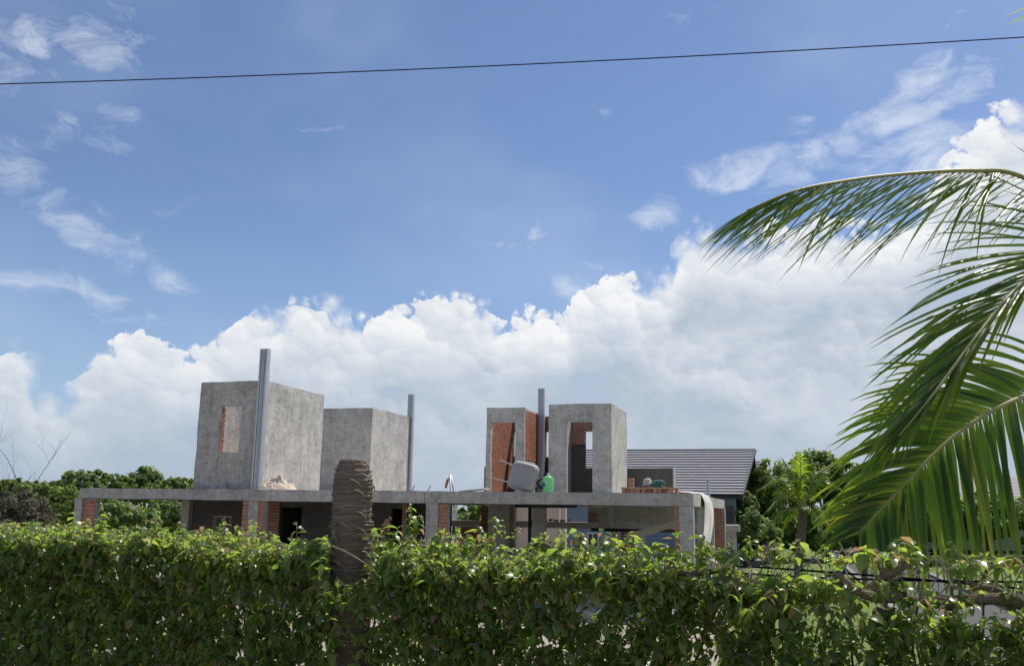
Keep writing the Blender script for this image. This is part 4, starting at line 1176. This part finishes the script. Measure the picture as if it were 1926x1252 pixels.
fr = [
    ([CB, P(2110, 430, 6.7), P(1926, 334, 6.3), P(1830, 321, 6.1), P(1680, 329, 5.9), P(1560, 345, 5.7), P(1485, 362, 5.6), P(1405, 396, 5.55)],
     dict(up0=(.1, -.25, 1), Lmax=1.30, npair=74, seed=1, droop=.40, a_base=24, a_tip=15, lift=-.42, wid=.028, jit=.07, start=.16), 96),
    ([CB, P(2140, 480, 6.3), P(2010, 470, 5.9), P(1915, 540, 5.6), P(1835, 635, 5.4), P(1760, 735, 5.25), P(1690, 820, 5.2)],
     dict(up0=(-.55, -.8, .25), Lmax=1.25, npair=70, seed=2, droop=.40, a_base=34, a_tip=10, lift=.0, wid=.031, start=.18, jit=.08, neg=(.35, .75, .8, .45)), 80),
    ([CB, P(2110, 700, 6.4), P(1960, 735, 6.1), P(1880, 765, 5.95), P(1800, 815, 5.85), P(1735, 875, 5.8), P(1668, 945, 5.75), P(1618, 1000, 5.7)],
     dict(up0=(-.25, -1, .35), Lmax=.98, npair=72, seed=3, droop=.95, a_base=66, a_tip=34, lift=.0, wid=.043, start=.2, jit=.05, neg=(1, 1.25, 1.5, 1)), 116),
    ([CB, P(2240, 320, 6.7), P(2150, 130, 6.5), P(2020, -10, 6.3), P(1925, -70, 6.2)],
     dict(up0=(-.3, -.2, 1), Lmax=.8, npair=44, seed=4, droop=.9, a_base=58, a_tip=26, lift=.02, wid=.028, start=.2), 8),
    ([CB, P(2200, 380, 6.9), P(2100, 220, 7.0), P(2010, 130, 7.1), P(1970, 100, 7.15)],
     dict(up0=(-.2, -.2, 1), Lmax=.7, npair=34, seed=5, droop=.9, a_base=58, a_tip=26, lift=.02, wid=.028, start=.2), 0),
]
for i, (dx, dy, dz) in enumerate(((2.2, .8, .4), (1.6, -1.2, -.3), (1.2, 1.8, -.2), (.6, -1.7, .2), (.5, 1.4, 1.6))):
    fr.append(([CB, CB + Vector((dx * .35, dy * .35, .55 + dz * .3)), CB + Vector((dx * .75, dy * .75, .55 + dz * .5)), CB + Vector((dx * 1.1, dy * 1.1, dz * .6 - .1))],
               dict(up0=(0, 0, 1), Lmax=.75, npair=36, seed=60 + i, droop=.9, wid=.032), 0))
gb = Vector((crown.x + .15, crown.y + .1, 0))
palm('coconut_palm', gb, [gb, gb + Vector((-.02, 0, 1.2)), crown + Vector((.02, 0, -1)), CB], .16, fr, 'coconut palm at the right edge with three long drooping fronds above the hedge', 300)

# small coconut palm further off
D = 36
c0 = P(1508, 955, D); g0 = Vector((P(1500, 1040, D).x, D, 0))
fl = []
for i, (ex, ey, dd, bow) in enumerate(((1440, 1000, -1, .2), (1432, 925, 1, .5), (1475, 905, -.6, .3), (1475, 872, .5, .3), (1505, 862, -.5, .2), (1560, 880, .6, .3), (1585, 930, -.8, .5), (1582, 1030, .3, .35), (1545, 1000, -1, .3), (1470, 1010, .8, .3), (1530, 905, 1.2, .4), (1450, 960, -1.2, .4))):
    e = P(ex, ey, D + dd)
    e = c0 + (e - c0) * 1.12; mid = c0.lerp(e, .5) + Vector((0, 0, bow * 1.5))
    fl.append(([c0, c0.lerp(mid, .55) + Vector((0, 0, bow * .3)), mid, e], dict(up0=(0, -.2, 1), Lmax=.78, npair=30, seed=100 + i, droop=1.5, wid=.06, a_base=55, a_tip=25), 0))
palm('young_coconut_palm', g0, [g0, g0 + Vector((.05, 0, .8)), c0 + Vector((0, 0, -.5)), c0], .17, fl, 'small coconut palm standing in front of the dark trees on the right', 0, rachis_r=.03)

# ------------------------------------------------------------------ cut palm trunk in the hedge
def stump():
    D = 5.85
    top = at(665, 866, D); bx = at(660, 1150, D)
    root = empty('palm_stump', (bx.x, D, 0), 0, 'ringed brown palm trunk cut off flat at the top, rising out of the hedge', 'palm trunk')
    rr = random.Random(4); H = top.z; n = 110
    rings = []; z = 0.0
    while z < H - .02:
        h = rr.uniform(.014, .036); rings.append((z, h, rr.uniform(.003, .013), rr.uniform(0, 6.28), rr.uniform(-.008, .014), rr.random())); z += h
    V = []; rn = []; rows = []
    for (z, h, pr, ph, tl, rv) in rings:
        for (f, k) in ((0, 0), (.60, .15), (.88, .9), (.95, 1.0), (.985, .1)):
            rows.append((z + h * f, pr * k, ph, tl, (.55 + .45 * rv) if k > .95 else rv * .35))  # ring lips coloured as lit edges, hollows darkened as shaded gaps
    base_r = .121
    for (z, pr, ph, tl, rv) in rows:
        zz = min(z, H); tp = max(0, (zz - (H - .16)) / .16)
        r0 = base_r * (1 + .10 * (1 - zz / H)) * (1 - .32 * tp ** 2.2)
        lean = (top.x - bx.x) * ((zz - 1.4) / (H - 1.4))
        for k in range(n):
            a = 2 * math.pi * k / n
            q = Vector((math.cos(a) * 1.6, math.sin(a) * 1.6, z * 9))
            r = r0 + pr * (.55 + .9 * max(0, mnoise.noise(q * 1.3 + Vector((ph, 0, 0))) + .35)) + .005 * mnoise.noise(q * 3) + pr * .7 * mnoise.noise(Vector((a * 9, ph * 3, zz * 30)))
            dz = tl * math.sin(a + ph) + .012 * mnoise.noise(Vector((math.cos(a) * 1.8, math.sin(a) * 1.8, ph * 4))) + .006 * mnoise.noise(Vector((math.cos(a) * 6, math.sin(a) * 6, ph * 4)))
            V.append((lean + r * math.cos(a), r * math.sin(a), zz + dz))
    F = []; fr_ = []
    for i in range(len(rows) - 1):
        for k in range(n):
            k2 = (k + 1) % n
            F.append((i * n + k, i * n + k2, (i + 1) * n + k2, (i + 1) * n + k)); fr_.append(rows[i + 1][4])
    me = np_mesh('trunk', np.array(V), np.array(F), np.array(fr_))
    link('trunk', me, 'palm_trunk', root)
    m = MB(); b = len(rows) - 1
    m.lathe([(.088, -.02), (.085, .004), (.05, .012), (.01, .008)], (top.x - bx.x, 0, H), 32)
    m.build('cut_top', 'palm_trunk', root, smooth=True)
    for k in range(16):                        # frayed strips of leaf base
        a = rr.uniform(3.5, 6.1); z = rr.uniform(2.0, H - .1); r = base_r * 1.09
        pts = [(r * math.cos(a + t * .35) * (1 + .05 * t), r * math.sin(a + t * .35) * (1 + .05 * t), z - .02 * t * t) for t in (0, .5, 1, 1.5)]
        lean = (top.x - bx.x) * ((z - 1.4) / (H - 1.4))
        MB().tube([(p[0] + lean, p[1], p[2]) for p in pts], [.006, .006, .004, .002], 5).build('fibre', 'twig', root)
stump()

# ------------------------------------------------------------------ hedge
def hedge():
    rng = np.random.default_rng(77)
    slope = -.40; D_at0 = 5.12                           # front face: D = D_at0 + slope * X
    o = Vector((0, D_at0, 0)); ex = Vector((1, slope, 0)).normalized(); ey = Vector((-ex.y, ex.x, 0))
    root = empty('hedge', o, math.atan2(ex.y, ex.x), 'dense leafy green hedge with cut branches running across the foreground', 'hedge')
    S0, S1, TH = -5.2, 3.6, .85
    def toppx(s):                                        # top of the hedge along its length
        return 2.283 - .018 * s + .07 * mnoise.noise(Vector((s * 1.3, 0, 0))) + .045 * mnoise.noise(Vector((s * 4.1, 3, 0))) + .03 * mnoise.noise(Vector((s * 11, 3, 0)))
    n = 14500
    s = rng.uniform(S0, S1, n)
    zt = np.array([toppx(a) for a in s])
    kind = rng.random(n)
    w = np.where(kind < .50, np.abs(rng.normal(.04, .07, n)), np.where(kind < .78, rng.uniform(0, TH, n), rng.uniform(.1, TH, n)))
    z = np.where(kind < .50, zt - rng.uniform(0, 1, n) ** .95 * 1.0, np.where(kind < .78, zt - np.abs(rng.normal(0, .05, n)), zt - rng.uniform(.05, 1.0, n)))
    low = rng.random(n) < .07; z = np.where(low, rng.uniform(.15, 1.45, n), z)
    # thin patches: the cut-back stretch on the right, and in front of the palm trunk
    keep = np.ones(n, bool)
    def pxy(s_, w_, z_):
        p = o + ex * s_ + ey * w_; d = Vector((p.x, p.y, z_ - EYE))
        f = d.y * CPI + d.z * SPI; b = (-d.y * SPI + d.z * CPI) / f; a = d.x / f
        a, b = a * math.cos(ROLL) + b * math.sin(ROLL), -a * math.sin(ROLL) + b * math.cos(ROLL)
        return PW / 2 + FPX * a, PH / 2 - FPX * b
    for i in range(n):
        X_, Y_ = pxy(s[i], w[i], z[i]); k = 1.0
        if X_ > 1500 and 1010 < Y_ < 1185: k = .34 + .45 * max(0, (Y_ - 1120) / 65)
        if X_ > 1535 and 1050 < Y_ < 1158: k = .13
        if 600 < X_ < 715 and Y_ < 1075 and w[i] < .45: k = .06
        elif 612 < X_ < 702 and w[i] < .45: k = .10 if Y_ < 1110 else .32
        if Y_ > 1160: k *= .95
        hole = mnoise.noise(Vector((s[i] * 3.3, z[i] * 4.2, 9)))
        if hole > .36 and z[i] < zt[i] - .25: k *= .35
        keep[i] = rng.random() < k
    s, w, z, zt = s[keep], w[keep], z[keep], zt[keep]
    n = len(s)
    # shoots standing above the top
    shoots = [(770, 1010, 945, 10), (945, 1015, 968, 9), (1090, 1030, 1003, 7), (720, 1020, 968, 9), (640, 1030, 985, 4), (560, 1030, 978, 5), (300, 1010, 978, 5), (120, 1000, 975, 4), (60, 1000, 975, 5),
              (1180, 1050, 1010, 7), (1250, 1050, 1015, 7), (1400, 1050, 1012, 8), (870, 1030, 1000, 5), (1330, 1045, 1020, 6), (420, 1015, 985, 4), (230, 1010, 985, 4), (1570, 1070, 1040, 6), (1650, 1070, 1030, 5), (1720, 1075, 1032, 6), (1790, 1080, 1050, 5), (830, 1030, 1005, 5), (1010, 1040, 1008, 5)]
    for k in range(130):
        x_ = rng.uniform(-40, 1960); y_ = 1012 + x_ * .030
        shoots.append((x_, y_, y_ - rng.uniform(8, 58), int(rng.integers(2, 6))))
    stems = []                                           # (points, radius)
    LP, LT, LN, LL, LC, LR, LF = [], [], [], [], [], [], []
    def add_leaf(p, t, nn, L, c, r):
        LP.append(p); LT.append(t); LN.append(nn); LL.append(L); LC.append(c); LR.append(r); LF.append(rng.uniform(.08, .45))
    def twig(p0, d, length, nl, young, Ls=1.0):
        tone = rng.normal(0, .10); Ls = Ls * rng.uniform(.62, 1.32)
        if rng.random() < .035: tone += .5
        pts = [Vector(p0)]; q = Vector(p0); dd = Vector(d).normalized()
        for i in range(4):
            dd = (dd + Vector(rng.normal(size=3)) * .12 + Vector((0, 0, .03))).normalized(); q = q + dd * (length / 4); pts.append(q.copy())
        stems.append((pts, .0022 + .0012 * rng.random()))
        a0 = rng.uniform(0, 6.28)
        for j in range(nl):
            f = .15 + .85 * (j + .5) / nl; k = min(int(f * 4), 3); p = pts[k].lerp(pts[k + 1], f * 4 - k)
            t = (pts[k + 1] - pts[k]).normalized()
            a = a0 + j * 2.4 + rng.normal(0, .3)
            s1 = t.orthogonal().normalized(); s2 = t.cross(s1)
            out = s1 * math.cos(a) + s2 * math.sin(a)
            tip = t * rng.uniform(.1, .6) + out + Vector((0, 0, rng.uniform(-1.05, .10)))
            nn = Vector((0, 0, 1)) + out * rng.uniform(-.2, .6) + Vector(rng.normal(size=3)) * .3
            yv = young if rng.random() < .75 else young * .4
            r = min(.995, max(0, tone + rng.beta(1.8, 2.2) * .66 + yv * rng.uniform(.10, .42) + (.97 if rng.random() < .03 + .03 * young else 0)))
            add_leaf(p, tip, nn, Ls * rng.uniform(.042, .076) * (.8 if f > .9 else 1), rng.uniform(.3, 1.5), r)
    for i in range(n):
        front = max(0, 1 - w[i] / .25); up = max(0, 1 - (zt[i] - z[i]) / .22)
        d = Vector((rng.normal(0, .5), -front * 1.0 + rng.normal(0, .4), .25 + up * 1.1 + rng.normal(0, .35)))
        twig((s[i], w[i] + .05 * front, z[i] - .05 * up), d, rng.uniform(.07, .16), int(rng.integers(4, 9)), up * (1.0 if rng.random() < .7 else .3), 1.0)
    def to_local(px_, py_, w_):
        r = ray(px_, py_); A = Vector((0, 0, EYE)) - o
        t = (w_ - A.dot(ey)) / r.dot(ey); p = A + r * t
        return Vector((p.dot(ex), p.dot(ey), p.z))
    for (px_, y0, y1, nl) in shoots:
        w_ = rng.uniform(.1, .5); a = to_local(px_, y0, w_); b = to_local(px_ + rng.uniform(-12, 12), y1, w_)
        twig(a, b - a, (b - a).length * 1.0, nl + 3, .95, 1.12)
        if nl > 6: twig(a + Vector((.03, .03, 0)), b - a + Vector((.06, 0, -.03)), (b - a).length * .7, nl, .8, 1.1)
    # leaves to arrays
    A = lambda l: np.array([tuple(v) for v in l])
    Pn, Tn, Nn = A(LP), A(LT), A(LN); Ln, Cn, Rn, Fn = map(np.array, (LL, LC, LR, LF))
    Wn = rng.uniform(.50, .68, len(Pn))
    # the 300 that show largest become parts
    cl = np.array([tuple(Vector((0, 0, EYE)) - o)]) ; camL = np.array([float(Vector(cl[0]).dot(ex)), float(Vector(cl[0]).dot(ey)), EYE])
    dist = np.linalg.norm(Pn - camL, axis=1)
    vis = np.array([1.0 if (0 < pxy(p[0], p[1], p[2])[0] < PW and pxy(p[0], p[1], p[2])[1] < PH) else 0.0 for p in Pn])
    score = Ln / dist * vis * (1.0 - np.clip(Pn[:, 1], 0, .3) * 2.2)
    order = np.argsort(-score); pick = order[:300]; rest = order[300:]
    V, Q, q = leaves(Pn[rest], Tn[rest], Nn[rest], Ln[rest], Wn[rest], Cn[rest], Fn[rest], OVATE)
    tag(link('foliage', np_mesh('foliage', V, Q, np.repeat(Rn[rest], q)), 'hedge_leaf', root), kind='stuff')
    var = []
    for i in range(10):
        c_ = .3 + .12 * i
        V, Q, q = leaves(np.zeros((1, 3)), np.array([[0, 1., 0]]), np.array([[0, 0, 1.]]), np.array([1.]), np.array([.52 + .015 * i]), np.array([c_]), np.array([.1 + .03 * i]), OVATE)
        var.append(np_mesh('leaf', V, Q, np.full(len(Q), .06 + .055 * i)))
        var[-1].materials.append(MATS['hedge_leaf'])
    for i in pick:
        t = Vector(Tn[i]).normalized(); nn = Vector(Nn[i]); sx = t.cross(nn).normalized(); nn = sx.cross(t)
        mt = Matrix((sx, t, nn)).transposed().to_4x4()
        me = var[int(np.clip((Rn[i] - .06) / .055, 0, 9))]
        lo = bpy.data.objects.new('leaf', me); COL.objects.link(lo); lo.parent = root
        lo.matrix_local = Matrix.Translation(Vector(Pn[i])) @ mt @ Matrix.Scale(float(Ln[i]), 4)
    # woody parts
    m = MB()
    for pts, r in stems: m.tube(pts, [r, r, r * .85, r * .7, r * .45], 4, cap=False)
    tag(m.build('twigs', 'twig', root), kind='stuff')
    rr = random.Random(12)
    m = MB()
    for k in range(150):                                 # upright stems inside
        s_ = rr.uniform(S0, S1); w_ = rr.uniform(.25, .7); zz = rr.uniform(1.6, 2.35)
        m.tube(spline([(s_, w_, 0), (s_ + rr.gauss(0, .06), w_ + rr.gauss(0, .05), zz * .5), (s_ + rr.gauss(0, .15), w_ + rr.gauss(0, .1), zz)], 6), [.016 - .0018 * i for i in range(7)], 6)
    m.build('stems', 'branch_bark', root, smooth=True)
    def branch(pp, r0, r1, w_=.3, mat='branch_bark', name='branch'):
        pts = [to_local(p[0], p[1], p[2] if len(p) > 2 else w_) for p in pp]
        sp = spline(pts, 24); m = MB()
        rad = [(r0 + (r1 - r0) * i / 24) * (1 + .30 * mnoise.noise(Vector((i * .7, r0 * 900, 0)))) for i in range(25)]
        sp = [p + Vector((mnoise.noise(p * 9), mnoise.noise(p * 9 + Vector((7, 0, 0))), mnoise.noise(p * 9 + Vector((0, 9, 0))))) * .014 for p in sp]
        m.tube(sp, rad, 12); return m.build(name, mat, root, smooth=True)
    branch([(1572, 1078, .10), (1592, 1098, .14), (1625, 1118, .2), (1690, 1125, .22), (1760, 1132, .25), (1850, 1128, .25), (1960, 1135, .3), (2080, 1180, .35)], .026, .036)
    branch([(2060, 1130, .3), (1930, 1122, .3), (1860, 1106, .32), (1822, 1090, .34), (1818, 1068, .36)], .022, .010)
    branch([(1640, 1118, .22), (1655, 1090, .25), (1672, 1078, .25), (1710, 1060, .2)], .016, .019)
    branch([(1668, 1082, .24), (1655, 1064, .28)], .015, .017)
    branch([(1676, 1088, .25), (1690, 1110, .3)], .02, .014)
    branch([(1562, 1090, .12), (1545, 1066, .16), (1525, 1046, .2)], .010, .005)
    branch([(1850, 1090, .45), (1858, 1072, .45), (1880, 1058, .45), (1925, 1046, .45)], .010, .007)
    branch([(1690, 1260, .3), (1690, 1190, .3), (1670, 1160, .26), (1650, 1152, .22)], .036, .028)
    branch([(1650, 1230, .12), (1640, 1200, .14), (1628, 1180, .18), (1622, 1168, .2)], .012, .005)
    branch([(1618, 1208, .05), (1625, 1222, .07), (1650, 1218, .1), (1678, 1206, .15)], .005, .005, mat='twig')
    branch([(1815, 1260, .4), (1800, 1200, .4), (1785, 1140, .35)], .03, .024)
    branch([(1260, 1075, .2), (1310, 1078, .25), (1350, 1072, .3)], .018, .013)
    branch([(790, 1025, .3), (825, 1030, .3), (850, 1032, .32), (858, 1020, .32)], .010, .006, mat='twig')
    branch([(985, 1030, .35), (1010, 1025, .35), (1035, 1028, .3), (1048, 1040, .3)], .014, .011)
    branch([(626, 1025, -.05), (650, 1038, -.08), (685, 1058, -.05)], .004, .003, mat='twig')
    branch([(1030, 1060, .3), (1040, 1100, .3), (1050, 1200, .3)], .02, .024)
    branch([(0, 1005, .2), (40, 1020, .25), (90, 1035, .3)], .008, .005)
    for k in range(190):                                 # bare twig ends along the top
        px_ = rr.uniform(-60, 1990); w_ = rr.uniform(.05, .7); py_ = rr.uniform(1005, 1040) + px_ * .03
        a = to_local(px_, py_ + 25, w_); b = a + Vector((rr.gauss(0, .06), rr.gauss(0, .04), rr.uniform(.05, .15)))
        c_ = b + Vector((rr.gauss(0, .04), rr.gauss(0, .03), rr.uniform(.0, .05)))
        MB().tube(spline([a, a.lerp(b, .5) + Vector((rr.gauss(0, .015), 0, 0)), b, c_], 5), [.0034, .003, .0028, .0024, .002, .0014], 5).build('bare_twig', 'twig', root)
    return root, o, ex, ey, to_local
hroot, ho_, hex_, hey_, h_local = hedge()
def hedge_world(px_, py_, w_):
    q = h_local(px_, py_, w_); p = ho_ + hex_ * q.x + hey_ * q.y; p.z = q.z; return p
# cables through the hedge
for i, (ya, yb, off) in enumerate(((1071, 1106, .5), (1084, 1094, .58))):
    pts = [hedge_world(1380, ya - 8, off), hedge_world(1500, ya, off), hedge_world(1700, ya + (yb - ya) * .35 + 3, off), hedge_world(1926, yb, off), hedge_world(2150, yb + 8, off)]
    o = MB().tube(spline(pts, 30), .0055, 8).build('cable', 'cable', None, smooth=True)
    tag(o, ('upper black cable running through the cut branches of the hedge on the right', 'lower black cable running through the cut branches of the hedge on the right')[i], 'cable', 'cables through the hedge')
# plastic caught in the hedge
def crumple(name, c, r, mat, label, seed, squash=(1, .7, 1)):
    bm = bmesh.new(); bmesh.ops.create_icosphere(bm, subdivisions=4, radius=1)
    for v in bm.verts:
        p = v.co * 1.6 + Vector((seed * 7.1, 0, 0))
        k = 1 + .45 * mnoise.noise(p) + .28 * abs(mnoise.noise(p * 2.6)) - .3 * abs(mnoise.noise(p * 5.2))
        v.co = Vector((v.co.x * squash[0], v.co.y * squash[1], v.co.z * squash[2])) * (k * r)
    me = bpy.data.meshes.new(name); bm.to_mesh(me); bm.free()
    o = link(name, me, mat, None, False); o.location = c
    return tag(o, label, 'plastic bag', 'plastic bags caught in the hedge')
crumple('plastic_bag', hedge_world(1541, 1141, .33), .040, 'thin_plastic', 'pale translucent plastic bag caught in the hedge left of the thick cut branch', 1, (.95, .7, 1.1))
crumple('plastic_bag', hedge_world(1596, 1158, .33), .022, 'blue_plastic', 'small dark blue plastic bag low in the hedge beside the pale one', 2)
crumple('plastic_bag', hedge_world(1582, 1072, .35), .020, 'blue_plastic', 'small blue plastic scrap at the cut end of the thick branch', 3)

# ------------------------------------------------------------------ overhead wire
a, b = at(0, 160, 13.0), at(1926, 72, 12.0)
dv_ = b - a
e0, e1 = a - dv_ * .9, b + dv_ * .9
pts = []
for i in range(61):
    t = i / 60; p = e0.lerp(e1, t); p.z += .55 * ((2 * t - 1) ** 2 - .10); pts.append(p)
wire = empty('overhead_wire', (e0.x, e0.y, 0), 0, 'single dark wire stretched across the blue sky', 'wire')
ob = Vector((e0.x, e0.y, 0))
MB().tube([p - ob for p in pts], .0088, 6).build('wire', 'cable', wire, smooth=True)
for p in (pts[0], pts[-1]):
    q = p - ob
    MB().lathe([(.16, -.2), (.15, 2), (.10, q.z + .4)], (q.x, q.y + .12, 0), 12).build('pole', 'beam_concrete', wire, smooth=True)
